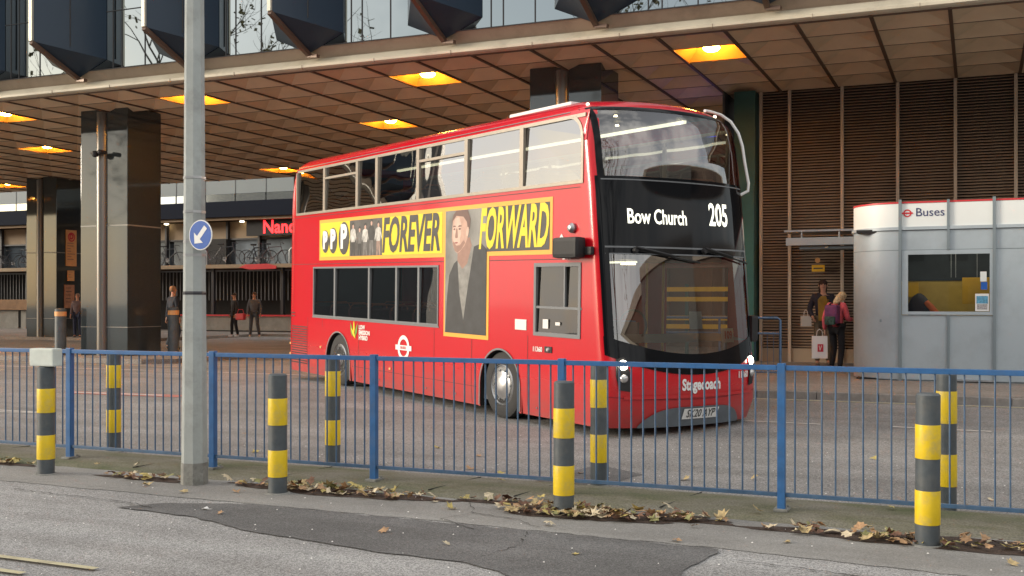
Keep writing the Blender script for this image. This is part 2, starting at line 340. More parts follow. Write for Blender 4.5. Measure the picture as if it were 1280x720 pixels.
def moss_mat():
    m = bpy.data.materials.new('mossy_concrete'); m.use_nodes = True; n = m.node_tree.nodes; L = m.node_tree.links; b = n["Principled BSDF"]
    tc = n.new("ShaderNodeTexCoord"); nz = n.new("ShaderNodeTexNoise"); nz.inputs["Scale"].default_value = 1.1; nz.inputs["Detail"].default_value = 8; nz.inputs["Roughness"].default_value = .7
    mp = n.new("ShaderNodeMapping"); mp.inputs["Scale"].default_value = (.7, 1.6, 1); L.new(tc.outputs["Object"], mp.inputs[0]); L.new(mp.outputs[0], nz.inputs["Vector"])
    r = n.new("ShaderNodeValToRGB"); e = r.color_ramp.elements; e[0].position = .34; e[0].color = (.2, .185, .155, 1); e[1].position = .68; e[1].color = (.08, .095, .04, 1)
    k = e.new(.52); k.color = (.14, .135, .09, 1)
    L.new(nz.outputs["Fac"], r.inputs[0])
    v = n.new("ShaderNodeTexNoise"); v.inputs["Scale"].default_value = 60; v.inputs["Detail"].default_value = 2; L.new(tc.outputs["Object"], v.inputs["Vector"])
    r2 = n.new("ShaderNodeValToRGB"); r2.color_ramp.elements[0].position = .3; r2.color_ramp.elements[1].position = .7; r2.color_ramp.elements[0].color = (.7, .7, .7, 1); r2.color_ramp.elements[1].color = (1.25, 1.25, 1.25, 1)
    L.new(v.outputs["Fac"], r2.inputs[0]); mm = n.new("ShaderNodeMixRGB"); mm.blend_type = 'MULTIPLY'; mm.inputs[0].default_value = 1
    L.new(r.outputs[0], mm.inputs[1]); L.new(r2.outputs[0], mm.inputs[2]); L.new(mm.outputs[0], b.inputs["Base Color"]); b.inputs["Roughness"].default_value = .9
    bp = n.new("ShaderNodeBump"); bp.inputs["Strength"].default_value = .5; bp.inputs["Distance"].default_value = .02; L.new(v.outputs["Fac"], bp.inputs["Height"]); L.new(bp.outputs[0], b.inputs["Normal"])
    return m
M['moss'] = moss_mat()

# ------------------------------------------------------------------ ground
GF = .155
def gz(y):                      # height of the road surface: level by the railing, gentle rise to the station
    if y < 12.6: return 0.0
    return min(GF, .039 * (y - 12.6))
m = MB()
ys = [-400, -60, -20, 0, 8.36]
for a, b in zip(ys, ys[1:]): m.quad((-400, a, 0), (400, a, 0), (400, b, 0), (-400, b, 0))
struct(m.build('ground_near_road', M['road_near'], sharp=1))
m = MB(); ys = [8.36, 10, 12.6, 16.57, 24, 30, 60, 400]
for a, b in zip(ys, ys[1:]): m.quad((-400, a, gz(a)), (400, a, gz(a)), (400, b, gz(b)), (-400, b, gz(b)))
struct(m.build('bus_station_road', M['road_far'], sharp=1))
# low mossy concrete kerb strip carrying the railing
m = MB(); random.seed(3)
prof = [(8.24, -.01), (8.30, .018), (8.42, .035), (8.75, .05), (9.05, .045), (9.22, .02), (9.30, -.01)]
X0 = -30; nX = 120
for i in range(nX):
    for (ya, za), (yb, zb) in zip(prof, prof[1:]):
        xa = X0 + i * .5; xb = xa + .5
        def wv(x, y): return y + (.035 * math.sin(x * 2.1) + .025 * math.sin(x * 5.3 + 1)) * (1 if y < 8.4 else 0)
        m.quad((xa, wv(xa, ya), za), (xb, wv(xb, ya), za), (xb, wv(xb, yb), zb), (xa, wv(xa, yb), zb))
struct(m.build('mossy_kerb_strip', M['moss'], smooth=True, sharp=1))
# slab joints in the strip
for i, x in enumerate([-9.9, -7.6, -5.95, -4.35, -3.55, -2.3, .9]):
    m = MB(); m.bar((x, 8.36, .036), (x + .16, 9.1, .047), .008, .008); struct(m.build('kerb_strip_joint', M['crack']))
# smoother pale channel along the near side of the strip
def blob_sheet(name, pts, z, mt):
    m = MB(); m.raw([(x, y, z) for x, y in pts], [tuple(range(len(pts)))]); return m.build(name, mt, sharp=1)
def rough_edge(pts, amp, step=.12, seed=1):
    rnd = random.Random(seed); out = []
    for (xa, ya), (xb, yb) in zip(pts, pts[1:] + pts[:1]):
        L = math.hypot(xb - xa, yb - ya); n = max(1, int(L / step))
        for k in range(n):
            t = k / n; out.append((xa + (xb - xa) * t + rnd.uniform(-amp, amp), ya + (yb - ya) * t + rnd.uniform(-amp, amp)))
    return out
struct(blob_sheet('pale_channel', rough_edge([(-25, 7.5), (-10, 7.45), (-6.2, 7.38), (-3.5, 7.33), (-1.6, 7.26), (0, 7.1), (8, 7.0), (8, 8.3), (-25, 8.3)], .015, .1, 4), .004, M['pale_gutter']))
struct(blob_sheet('tarmac_patch', rough_edge([(-6.36, 6.8), (-6.1, 7.12), (-5.43, 7.34), (-3.62, 7.29), (-1.57, 7.22), (-1.65, 6.45), (-1.6, 6.0), (-2.4, 5.95), (-3.0, 6.22), (-3.61, 6.25), (-4.82, 6.46), (-5.49, 6.72), (-6.0, 6.8)], .02, .1, 5), .008, M['patch']))
struct(blob_sheet('tarmac_patch', rough_edge([(-1.5, 6.2), (-.7, 6.9), (3.5, 6.8), (3.5, 6.62), (-.6, 6.72), (-1.42, 6.1)], .01, .1, 6), .006, M['road_far']))
struct(blob_sheet('tarmac_patch', rough_edge([(-3.75, 9.32), (-3.1, 9.32), (-2.95, 10.1), (-3.55, 10.5)], .02, .15, 61), .004, M['patch']))
def crack(pts, wd, seed):
    rnd = random.Random(seed); m = MB(); P = []
    for (xa, ya), (xb, yb) in zip(pts, pts[1:]):
        n = max(2, int(math.hypot(xb - xa, yb - ya) / .05))
        for k in range(n): t = k / n; P.append((xa + (xb - xa) * t + rnd.uniform(-.016, .016), ya + (yb - ya) * t + rnd.uniform(-.016, .016)))
    for (xa, ya), (xb, yb) in zip(P, P[1:]):
        w0 = wd * rnd.uniform(.4, 1.2); m.quad((xa, ya - w0, .012), (xb, yb - w0, .012), (xb, yb + w0, .012), (xa, ya + w0, .012))
    return struct(m.build('road_crack', M['crack'], sharp=1))
crack([(-2.95, 7.2), (-2.85, 6.8), (-2.95, 6.3)], .008, 1); crack([(-3.9, 8.2), (-3.6, 7.7), (-3.75, 7.4), (-3.3, 7.1)], .006, 2)
crack([(-3.6, 7.7), (-3.2, 7.6), (-2.9, 7.35)], .005, 3); crack([(-1.4, 6.95), (-.2, 6.75), (1.2, 6.6)], .008, 4)
crack([(-7.8, 7.1), (-6.4, 7.0), (-6.0, 6.85)], .007, 5); crack([(-.6, 5.9), (.4, 6.5)], .006, 6); crack([(-2.2, 9.6), (.8, 9.45)], .006, 7)
# painted lines
def line(name, a, b, wd, mt, dz=.006):
    m = MB(); d = Vector((b[0] - a[0], b[1] - a[1], 0)); n = Vector((-d.y, d.x, 0)).normalized() * wd / 2; N = max(1, int(d.length / 1.0))
    for k in range(N):
        p = Vector((a[0], a[1], 0)) + d * k / N; q = Vector((a[0], a[1], 0)) + d * (k + 1) / N
        P = [p - n, q - n, q + n, p + n]; m.quad(*[(v.x, v.y, gz(v.y) + dz) for v in P])
    return struct(m.build(name, mt, sharp=1))
line('yellow_line', (-9, 5.21), (-4.98, 5.16), .055, M['yellow_line'], .016)
line('yellow_line', (-9, 4.98), (-5.3, 4.90), .055, M['yellow_line'], .016)
line('kerb_yellow_line', (-5.2, 17.02), (9, 17.02), .1, M['yellow_line'])
line('kerb_yellow_line', (-5.2, 17.02), (-7.2, 18.4), .1, M['yellow_line'])
for x0, x1 in ((-3.75, -1.86), (-.98, .16), (1.3, 3.2)): line('lane_dash', (x0, 14.55), (x1, 14.5), .07, M['white_line'])
line('lane_dash', (-18.4, 11.0), (-12.9, 12.2), .09, M['white_line']); line('lane_dash', (-18.4, 12.3), (-12.95, 12.25), .09, M['white_line'])
line('lane_dash', (-24, 18.75), (-16.9, 18.9), .09, M['white_line']); line('lane_dash', (-15.6, 19.0), (-12.6, 18.9), .09, M['white_line'])
line('lane_dash', (-40, 17.8), (-19.8, 17.8), .1, M['yellow_line'])
line('lane_dash', (-26, 20.2), (-17, 20.15), .07, M['yellow_line'])
line('red_road_line', (-14.6, 14.5), (-12.2, 14.6), .28, M['red_line']); line('lane_dash', (-14.5, 14.5), (-12.6, 14.58), .11, M['white_line'], .01)

# pavements
def slab(name, pts, z0, z1, mt, parent=None):
    n = len(pts); m = MB(); m.raw([(x, y, z1) for x, y in pts] + [(x, y, z0) for x, y in pts], [tuple(range(n))] + [(i, i + n, (i + 1) % n + n, (i + 1) % n) for i in range(n)])
    return m.build(name, mt, parent)
PV = .27
arc = [(-5.0 + 1.6 * math.cos(a) - .0, 18.85 + 1.6 * math.sin(a)) for a in [R_(270 - 15 * k) for k in range(7)]]
struct(slab('pavement', [(9, 17.42), (9, 26.6), (-6.45, 26.6), (-6.45, 18.85)] + arc[::-1][1:-1] + [(-5.0, 17.42)], .0, PV, M['pave']))
m = MB(); random.seed(5)
x = -5.0
while x < 9:
    L = .91; m.box(x + .004, x + L - .004, 17.24, 17.42, 0, PV - .003 + random.uniform(-.004, .004), .012); x += L
for a0 in range(7):
    a = R_(270 - 13 * a0); b = R_(270 - 13 * (a0 + 1) + .5)
    p = [(-5.0 + r * math.cos(t), 18.85 + r * math.sin(t)) for r, t in ((1.43, a), (1.61, a), (1.61, b), (1.43, b))]
    m.raw([(*q, PV - .002) for q in p] + [(*q, 0) for q in p], [(0, 1, 2, 3), (0, 4, 5, 1), (1, 5, 6, 2), (2, 6, 7, 3), (3, 7, 4, 0)])
struct(m.build('kerb_stones', M['kerb']))
struct(slab('column_island', [(-24.6, 20.9), (-18.6, 20.75), (-18.0, 21.3), (-17.9, 23.8), (-18.6, 24.6), (-25, 24.8), (-25.4, 23)], .0, PV, M['pave']))
struct(slab('column_island', [(-10.6, 21.2), (-5.8, 21.2), (-5.8, 25), (-10.6, 25)], .0, PV, M['pave']))
struct(slab('far_pavement', [(-90, 32.6), (-29, 32.6), (-29, 39.9), (-12, 39.9), (-12, 60), (-90, 60)], .0, PV, M['pave']))
line('lane_dash', (-60, 39.3), (-12, 39.3), .16, M['yellow_line']); 

# ------------------------------------------------------------------ station building over the road
ZC = 6.6; PX = 1.27; JX = -.42
bld = empty('station_building', (0, 19.6, 0), 0, 'station building with mirrored upper wall and navy bays above a bronze soffit', 'building')
def B(m, name, mt, parent=None, **k):   # part of the building in world coordinates
    par = parent or bld
    o = m.build(name, mt, par, **k); o.location = (0, -19.6, 0) if par is bld else (0, 0, 0); return o
NXL = 46; NXR = 7; NYR = 13
LIGHTS = []
for x in (-4.87, -11.22, -17.57, -23.92, -30.27): LIGHTS.append((x, 0))
Lidx = set()
def lidx(x, y): return (round((x - JX) / PX - .5), round((y - 19.62) / PX - .5))
for x, y in [(-4.87, 21.5), (-11.22, 21.5), (-17.57, 21.5), (-23.92, 21.5), (-15.03, 26.6), (-27.7, 26.6), (-23.9, 34.2), (-37.9, 34.2), (-8.7, 26.6), (-30.3, 21.5), (-42, 26.6), (-31, 34.2)]: Lidx.add(lidx(x, y))
m = MB(); jn = MB()
HC = .2; fl = .1
YR = [19.62 + PX * k for k in range(NYR + 1)]
for i in range(-NXL, NXR):
    for j in range(NYR):
        if i >= -3 and j >= 5: continue
        if (i, j) in Lidx: continue
        x0 = JX + i * PX; x1 = x0 + PX; y0 = YR[j]; y1 = YR[j + 1]; e = .01
        a = [(x0 + e, y0 + e, ZC), (x1 - e, y0 + e, ZC), (x1 - e, y1 - e, ZC), (x0 + e, y1 - e, ZC)]
        cx = (x0 + x1) / 2; cy = (y0 + y1) / 2
        b = [(cx - fl, cy - fl, ZC + HC), (cx + fl, cy - fl, ZC + HC), (cx + fl, cy + fl, ZC + HC), (cx - fl, cy + fl, ZC + HC)]
        m.raw(a + b, [(0, 1, 5, 4), (1, 2, 6, 5), (2, 3, 7, 6), (3, 0, 4, 7), (4, 5, 6, 7)])
B(m, 'coffered_soffit', M['ceil'])
for i in range(-NXL, NXR + 1):
    x = JX + i * PX; ye = YR[-1] if i < -2 else YR[5]
    jn.box(x - .032, x + .032, YR[0], ye, ZC - .02, ZC + .05)
for j in range(NYR + 1):
    x1 = JX + NXR * PX if j <= 5 else JX - 3 * PX
    jn.box(JX - NXL * PX, x1, YR[j] - .012, YR[j] + .012, ZC - .006, ZC + .04)
B(jn, 'soffit_joints', M['ceil_joint'])
m = MB(); m.box(JX - NXL * PX, JX + NXR * PX, 19.7, YR[-1], ZC + .7, ZC + .9); B(m, 'floor_slab', M['joint'])
# fascia: under-slope with shade in its tan colour, and cream lip
m = MB(); XL, XR = JX - NXL * PX, JX + NXR * PX
def prof_strip(m, prof, x0, x1, step=1.27):
    x = x0
    while x < x1 - .01:
        xe = min(x + step, x1)
        for (ya, za), (yb, zb) in zip(prof, prof[1:]): m.quad((x, ya, za), (xe, ya, za), (xe, yb, zb), (x, yb, zb))
        x = xe
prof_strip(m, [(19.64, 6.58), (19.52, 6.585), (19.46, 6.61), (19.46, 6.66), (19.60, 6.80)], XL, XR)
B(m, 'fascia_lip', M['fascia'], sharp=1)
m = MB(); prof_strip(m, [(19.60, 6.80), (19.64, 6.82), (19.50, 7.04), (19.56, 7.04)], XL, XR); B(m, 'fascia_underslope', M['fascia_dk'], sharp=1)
m = MB()
for k in range(30): x = XR - k * 1.75 - .6; m.box(x - .006, x + .006, 19.452, 19.5, 6.585, 6.665)
B(m, 'fascia_joints', M['fascia_dk'])
m = MB(); m.box(XL, XR, 19.64, 19.7, 6.56, 6.6); B(m, 'soffit_edge_trim', M['bay_beam'])
# mirrored wall
m = MB(); m.quad((XL, 19.5, 7.03), (XR, 19.5, 7.03), (XR, 19.5, 15), (XL, 19.5, 15)); B(m, 'mirror_wall', M['wall_glass'], sharp=1)
m = MB()
for k in range(-4, 16):
    xt = -6.6 - 3.18 * k
    for dx in (1.02, 1.28, 1.95): m.box(xt + dx - .012, xt + dx + .012, 19.488, 19.5, 7.03, 15)
for z in (7.03, 8.35): m.box(XL, XR, 19.486, 19.5, z, z + .02)
B(m, 'wall_joints', M['joint'])
m = MB(); m.box(XL, XR, 19.56, 20.2, 7.1, 15); B(m, 'wall_backing', M['joint'])
for k in range(-1, 12):
    xt = -6.6 - 3.18 * k
    hw, p, zt, za, zn, zu = .83, 1.4, 6.9, 7.26, 7.46, 15
    T = (xt, 19.49, zt); A1 = (xt - hw, 19.49, za); A2 = (xt + hw, 19.49, za); N = (xt, 19.5 - p, zn)
    A1u = (xt - hw, 19.49, zu); A2u = (xt + hw, 19.49, zu); Nu = (xt, 19.5 - p, zu)
    m = MB(); m.raw([T, A1, A2, N, A1u, A2u, Nu], [(1, 3, 6, 4), (3, 2, 5, 6), (0, 3, 1), (0, 2, 3), (4, 6, 5)])
    bay = B(m, 'bay_window', M['bay_glass'])
    q = MB(); q.bar((xt, 19.5 - p - .02, zn - .03), (xt + .02, 19.46, zt - .05), .09, .09); q.bar((xt, 19.46, zt - .06), (xt + .26, 19.42, zt - .09), .1, .07)
    q.build('bay_beam', M['bay_beam'], bay)
    q = MB(); q.box(xt - .05, xt + .03, 19.5 - p - .04, 19.5 - p + .02, zn, zu); q.build('edge_trim', M['bay_trim'], bay)
    q = MB(); fx, fy = xt + hw * .5, 19.5 - p * .5; q.bar((fx + .01, fy - .01, zt + .55), (fx + .01, fy - .01, zu), .02, .015); q.build('bay_seam', M['joint'], bay)
# columns
def column(xl, y, wd, dp, z0, name='column'):
    m = MB(); m.box(xl, xl + wd, y, y + dp, z0, ZC + .1, .01); c = B(m, name, M['granite'])
    q = MB(); xs = xl + wd * .46; q.lathe([(.15, z0), (.15, ZC)], (xs, y + .02, 0), 20); q.build('cover_strip', M['pipe'], c, smooth=True)
    for z in (1.0, 3.63):
        q = MB(); q.box(xl - .004, xl + wd + .004, y - .004, y + dp + .004, z, z + .018 if z < 2 else z + .035); q.build('seam', M['granite_seam'], c)
    return c
column(-21.7, 21.95, 1.57, 1.25, PV); column(-8.9, 21.85, 1.62, 1.2, PV); column(-35.4, 32.9, 1.6, 1.5, PV); column(-48.3, 32.9, 1.6, 1.5, PV); column(-34.3, 21.95, 1.6, 1.25, GF)
# louvred wall
YW = 25.97; XWL = -4.72
m = MB(); m.box(XWL, XR, YW + .08, YW + .2, PV, ZC + .02); B(m, 'louvre_backing', M['louvre_back'])
m = MB(); z = .62
while z < ZC - .04:
    m.raw([(XWL, YW + .0, z), (XR, YW + .0, z), (XR, YW + .06, z + .03), (XWL, YW + .06, z + .03), (XWL, YW + .0, z - .012), (XR, YW + .0, z - .012)], [(0, 1, 2, 3), (4, 5, 1, 0)]); z += .066
B(m, 'louvres', M['louvre'])
for x in [-5.17 + .49 + 0 * 1, -4.02, -2.84, -1.64, -.44, .77, 1.98, 3.2, 4.4, 5.6, 6.8]:
    m = MB(); m.box(x - .035, x + .035, YW - .09, YW - .003, PV, ZC - .01); B(m, 'wall_mullion', M['mullion'])
m = MB(); m.box(XWL, XR, YW - .06, YW + .02, PV, .58); B(m, 'wall_plinth', M['fascia_dk'])
m = MB(); m.box(-5.25, -4.76, 25.6, 26.4, PV, ZC - .01, .01); m.box(-4.95, -4.77, 25.5, 25.6, PV, 4.4); tc_ = B(m, 'portal_post', M['teal'])
m = MB(); m.box(-5.5, -5.45, 25.5, 33, PV, ZC); m.box(-4.8, XR, 33, 33.2, PV, ZC); B(m, 'inner_wall', M['joint'])
m = MB(); m.box(-24.8, -4.8, 36.3, 36.5, 0, ZC); B(m, 'inner_back_wall', M['louvre_wallpanel'])
m = MB()
for k in range(14): m.box(-24.8 + k * 1.5, -24.65 + k * 1.5, 36.2, 36.29, 0, ZC)
B(m, 'inner_wall_posts', M['ceil_joint'])
m = MB(); m.box(-7.2, -5.5, 26.2, 26.35, 5.2, 5.9); B(m, 'header_panel', M['fascia_dk'])
# portal sign glow, blue strip
m = MB(); m.box(-6.7, -5.75, 25.9, 25.95, 5.62, 5.68)
tag(m.build('neon_strip', mat('blue_neon', (.1, .1, .8), .4, emit=(.08, .08, 1), es=3)), 'short glowing blue strip light beside the top of the teal post', 'light')
# sodium downlights
def ceiling_light(i, j, label):
    x0 = JX + i * PX; x1 = x0 + PX; y0 = YR[j]; y1 = YR[j + 1]; cx = (x0 + x1) / 2; cy = (y0 + y1) / 2; e = .03
    t = empty('ceiling_light', (cx, cy, ZC), 0, label, 'ceiling light', 'sodium downlights sunk in the soffit')
    h = PX / 2 - e; f = .25; H = .34
    m = MB(); m.raw([(-h, -h, 0), (h, -h, 0), (h, h, 0), (-h, h, 0), (-f, -f, H), (f, -f, H), (f, f, H), (-f, f, H)], [(0, 1, 5, 4), (1, 2, 6, 5), (2, 3, 7, 6), (3, 0, 4, 7), (4, 5, 6, 7)])
    m.build('reflector', M['refl'], t)
    m = MB(); m.lathe([(.05, .17), (.15, .16), (.17, .11), (.12, .06), (.02, .04)], n=20); m.build('lamp', M['bulb'], t, smooth=True)
lab = {(-4.87, 21.5): 'glowing orange downlight in the soffit nearest the louvred wall', (-11.22, 21.5): 'glowing orange downlight in the soffit directly over the front half of the red bus',
 (-17.57, 21.5): 'glowing orange downlight half hidden behind the grey lamp post', (-23.92, 21.5): 'glowing orange downlight left of the nearest dark column, in the front row', (-15.03, 26.6): 'glowing orange downlight just above the rear half of the bus roof',
 (-27.7, 26.6): 'orange downlight partly cut off by the nearest dark granite column', (-23.9, 34.2): 'small far orange downlight between lamp post and bus rear', (-37.9, 34.2): 'small far orange downlight left of the farther dark column',
 (-8.7, 26.6): 'orange downlight hidden behind the bus roof', (-30.3, 21.5): 'front row downlight beyond the left edge of the view', (-42, 26.6): 'second row downlight beyond the left edge of the view'}
for (x, y), l in lab.items(): ceiling_light(*lidx(x, y), l)
# notices on the side of the farther column (all face +x)
def notice(y0, y1, z0, z1, mt, label, kind, text=None, rows=0):
    t = empty('notice_board', (-33.79, y0, z0), 0, label, 'notice')
    m = MB(); m.box(0, .03, 0, y1 - y0, 0, z1 - z0); m.build('board', mt, t)
    Mx = frame((.034, (y1 - y0) / 2, (z1 - z0)), (0, 1, 0), (0, 0, 1))
    if text:
        r = (y1 - y0) * .34; q = MB(); q.ring((0, 0, 0), r * .72, r, M=None); q.v = [tuple(Mx @ Vector((a, b - r * 1.5, c))) for a, b, c in q.v]; q.build('ring_mark', M['roundel_red'], t, sharp=1)
        text_obj('letter', text, r * 1.5, M['roundel_red'], t, Mx @ Matrix.Translation((0, -r * 1.45, 0)), bold=.02)
    q = MB(); W = y1 - y0; H = z1 - z0; rnd = random.Random(int(z0 * 100))
    for k in range(rows):
        zz = H * (.62 - .52 * k / rows) if text else H * (.85 - .75 * k / rows)
        q.box(.031, .036, W * .12, W * rnd.uniform(.4, .85), zz, zz + H * .025)
    if rows: q.build('print_lines', M['notice_d'] if text else M['ad_dark'], t)
notice(33.36, 33.92, 3.12, 4.58, M['notice'], 'tall orange notice with a ringed letter D on the farther dark column', 'D', 'D', 7)
notice(33.45, 33.8, 2.52, 2.94, M['notice'], 'small square orange notice below the tall one on the farther dark column', 's', None, 3)
notice(33.28, 33.8, 1.42, 2.36, M['notice_d'], 'brown notice with rows of panels low on the farther dark column, above a bollard', 'b', None, 5)
# CCTV camera on the nearest column
t = empty('security_camera', (-20.95, 21.88, 5.5), 0, 'small dark security camera fixed high on the nearest granite column', 'security camera')
m = MB(); m.lathe([(.03, 0), (.07, .02), (.09, .07), (.09, .12), (.05, .16)], (0, -.2, -.1), 14); m.build('dome', M['dark_steel'], t, smooth=True)
m = MB(); m.bar((0, .05, 0), (0, -.2, 0), .05); m.bar((-.2, -.14, .02), (.22, -.14, .02), .05); m.build('bracket', M['dark_steel'], t)
m = MB(); m.lathe([(.055, -.12), (.06, .1), (.03, .13)], (.22, -.2, .02), 12, Matrix.Rotation(PI / 2, 3, 'X')); m.build('lens_tube', M['dark_steel'], t, smooth=True)

# ------------------------------------------------------------------ far building beyond the soffit
far = empty('shop_building', (-35, 47, PV), 0, 'far shop terrace with pale window band and navy fascia seen under the soffit', 'building')
def FB(m, name, mt, parent=None):
    o = m.build(name, mt, parent or far); o.location = (35, -47, -PV) if parent is None else (0, 0, 0); return o
def frect(m, x0, x1, z0, z1, y0, y1): m.box(x0, x1, y0, y1, z0, z1)
m = MB(); m.box(-75, -7, 46.0, 50, 7.25, 12); FB(m, 'upper_cladding', M['far_grey'])
m = MB()
for k in range(36): m.box(-75 + k * 1.9, -75 + k * 1.9 + .03, 45.985, 46.0, 7.25, 12)
FB(m, 'cladding_joints', M['joint'])
for k in range(35):
    m = MB(); m.box(-74.97 + k * 1.9, -73.13 + k * 1.9 - .03, 46.02, 46.1, 6.8, 7.25); FB(m, 'window', M['far_win'])
m = MB(); m.box(-75, -7, 46.1, 50, 6.75, 7.25); FB(m, 'window_backing', M['joint'])
m = MB(); m.box(-75, -7, 45.4, 50, 6.0, 6.8, .02); FB(m, 'fascia_board', M['far_navy'])
m = MB(); m.box(-75, -7, 45.6, 46.0, 5.86, 5.995); FB(m, 'soffit_lip', M['far_tan'])
m = MB(); m.box(-75, -7, 46.6, 46.8, 4.95, 5.86); FB(m, 'bulkhead', M['far_tan'])
m = MB(); m.box(-75, -7, 46.7, 46.75, 3.4, 4.95); FB(m, 'shop_glass', M['far_glass'])
m = MB()
for k in range(33): x = -74 + k * 2.0; m.box(x, x + .12, 46.4, 46.62, 3.4, 5.86)
m.box(-75, -7, 46.5, 46.6, 4.9, 4.98); FB(m, 'shop_frame', M['dark_steel'])
m = MB(); m.box(-37.1, -35.9, 46.3, 46.68, 3.45, 4.95); FB(m, 'dark_doorway', M['far_dark'])
m = MB(); m.box(-30.4, -29, 46.3, 46.68, 3.45, 5.2); FB(m, 'dark_doorway', M['far_dark'])
for x in (-39.8, -34.9, -32.9, -45.2):
    m = MB(); m.lathe([(.02, 5.78), (.12, 5.8), (.12, 5.85), (.02, 5.86)], (x, 46.3, 0), 12); FB(m, 'lamp', M['shop_lamp'])
m = MB(); m.box(-75, -7, 50, 50.2, 0, 12); FB(m, 'rear_wall', M['far_grey'])
# red lettered shop sign
t = empty('shop_sign', (-33.5, 45.9, 5.15), 0, 'dark shop sign with glowing red letters beside the rear of the bus', 'sign')
m = MB(); m.box(-.9, 3.4, .1, .25, -.1, .75); m.build('sign_board', M['far_dark'], t)
text_obj('lettering', "Nando's", .92, M['neon'], t, frame((0.1, .09, .3), (1, 0, 0), (0, 0, 1)), 'LEFT', .018)
# small pale A-shaped tent glimpse and drum at the left edge
t = empty('drum_lantern', (-45.1, 43.6, 3.45), 0, 'beige ribbed drum shaped canopy on a post left of the farther dark column', 'canopy')
m = MB(); m.lathe([(.9, .75), (.93, .78), (.93, 2.45), (.86, 2.5), (.1, 2.52)], n=28); m.build('drum', mat('beige_fabric', (.5, .44, .32), .7, var=.12, vscale=3), t, smooth=True)
m = MB(); m.lathe([(.92, 2.43), (.96, 2.46), (.96, 2.52), (.9, 2.54)], n=28)
for z in (1.15, 1.6, 2.05): m.lathe([(.932, z), (.94, z + .01), (.932, z + .02)], n=28, cap=False)
m.build('rim', M['dark_steel'], t, smooth=True)
m = MB(); m.tube([(0, 0, 0), (0, 0, .8)], .05); m.build('post', M['dark_steel'], t)
# raised cycle deck with boards below
deck = empty('cycle_deck', (-38, 43.2, PV), 0, 'raised cycle parking deck with brown boards and dark bars beneath', 'deck')
def DK(m, name, mt): o = m.build(name, mt, deck); o.location = (38, -43.2, -PV); return o
m = MB(); m.box(-60, -12, 42.6, 46.4, 3.3, 3.42); DK(m, 'platform', M['planter'])
m = MB(); m.box(-60, -12, 42.5, 42.6, 3.28, 3.46); DK(m, 'edge_board', M['far_tan'])
m = MB(); m.box(-60, -12, 44.6, 44.8, PV, 3.3); DK(m, 'back_panel', M['far_dark'])
m = MB(); random.seed(11)
for k in range(215):
    x = -60 + k * .22; m.box(x, x + .035, 43.4, 43.43, 1.75, 3.2)
m.box(-60, -12, 43.38, 43.45, 3.15, 3.22); DK(m, 'bars', M['grey_panel'])
m = MB(); m.box(-60, -40.0, 42.6, 42.75, 1.25, 1.8, .01); DK(m, 'timber_board', M['planter'])
m = MB()
for k in range(12): m.box(-60 + k * 1.7, -58.5 + k * 1.7, 42.75, 42.8, PV, 1.22)
DK(m, 'lower_panel', M['concrete'])
m = MB()
for k in range(9): m.box(-58 + k * 4, -57.85 + k * 4, 42.7, 42.85, PV, 3.3)
DK(m, 'deck_post', M['dark_steel'])
# bench wall with red rail
t = empty('low_seat_wall', (-32, 42.2, PV), 0, 'low pale concrete seat wall with a thin red top rail behind the waiting people', 'wall')
m = MB(); m.box(-4.2, 4.5, 0, .35, .06, .72, .01); m.build('wall', M['concrete'], t)
m = MB(); m.box(-4.2, 4.5, -.06, .38, .73, .8); m.build('rail', M['roundel_red'], t)
m = MB(); m.box(-4.2, 4.5, .05, .3, 0, .06); m.build('foot', M['dark_steel'], t)
t = empty('red_canoe_sign', (-31.1, 42.35, 3.1), 0, 'long low red banner hung on the edge of the cycle deck', 'banner')
m = MB(); m.raw([(-1, 0, .2), (-.6, 0, .34), (.6, 0, .36), (1.1, 0, .26), (1.1, 0, .12), (-.4, 0, .1)], [(0, 1, 2, 3, 4, 5)]); m.raw([(-1, .04, .2), (-.6, .04, .34), (.6, .04, .36), (1.1, .04, .26), (1.1, .04, .12), (-.4, .04, .1)], [(5, 4, 3, 2, 1, 0)])
m.build('banner_cloth', M['kiosk_red'], t)
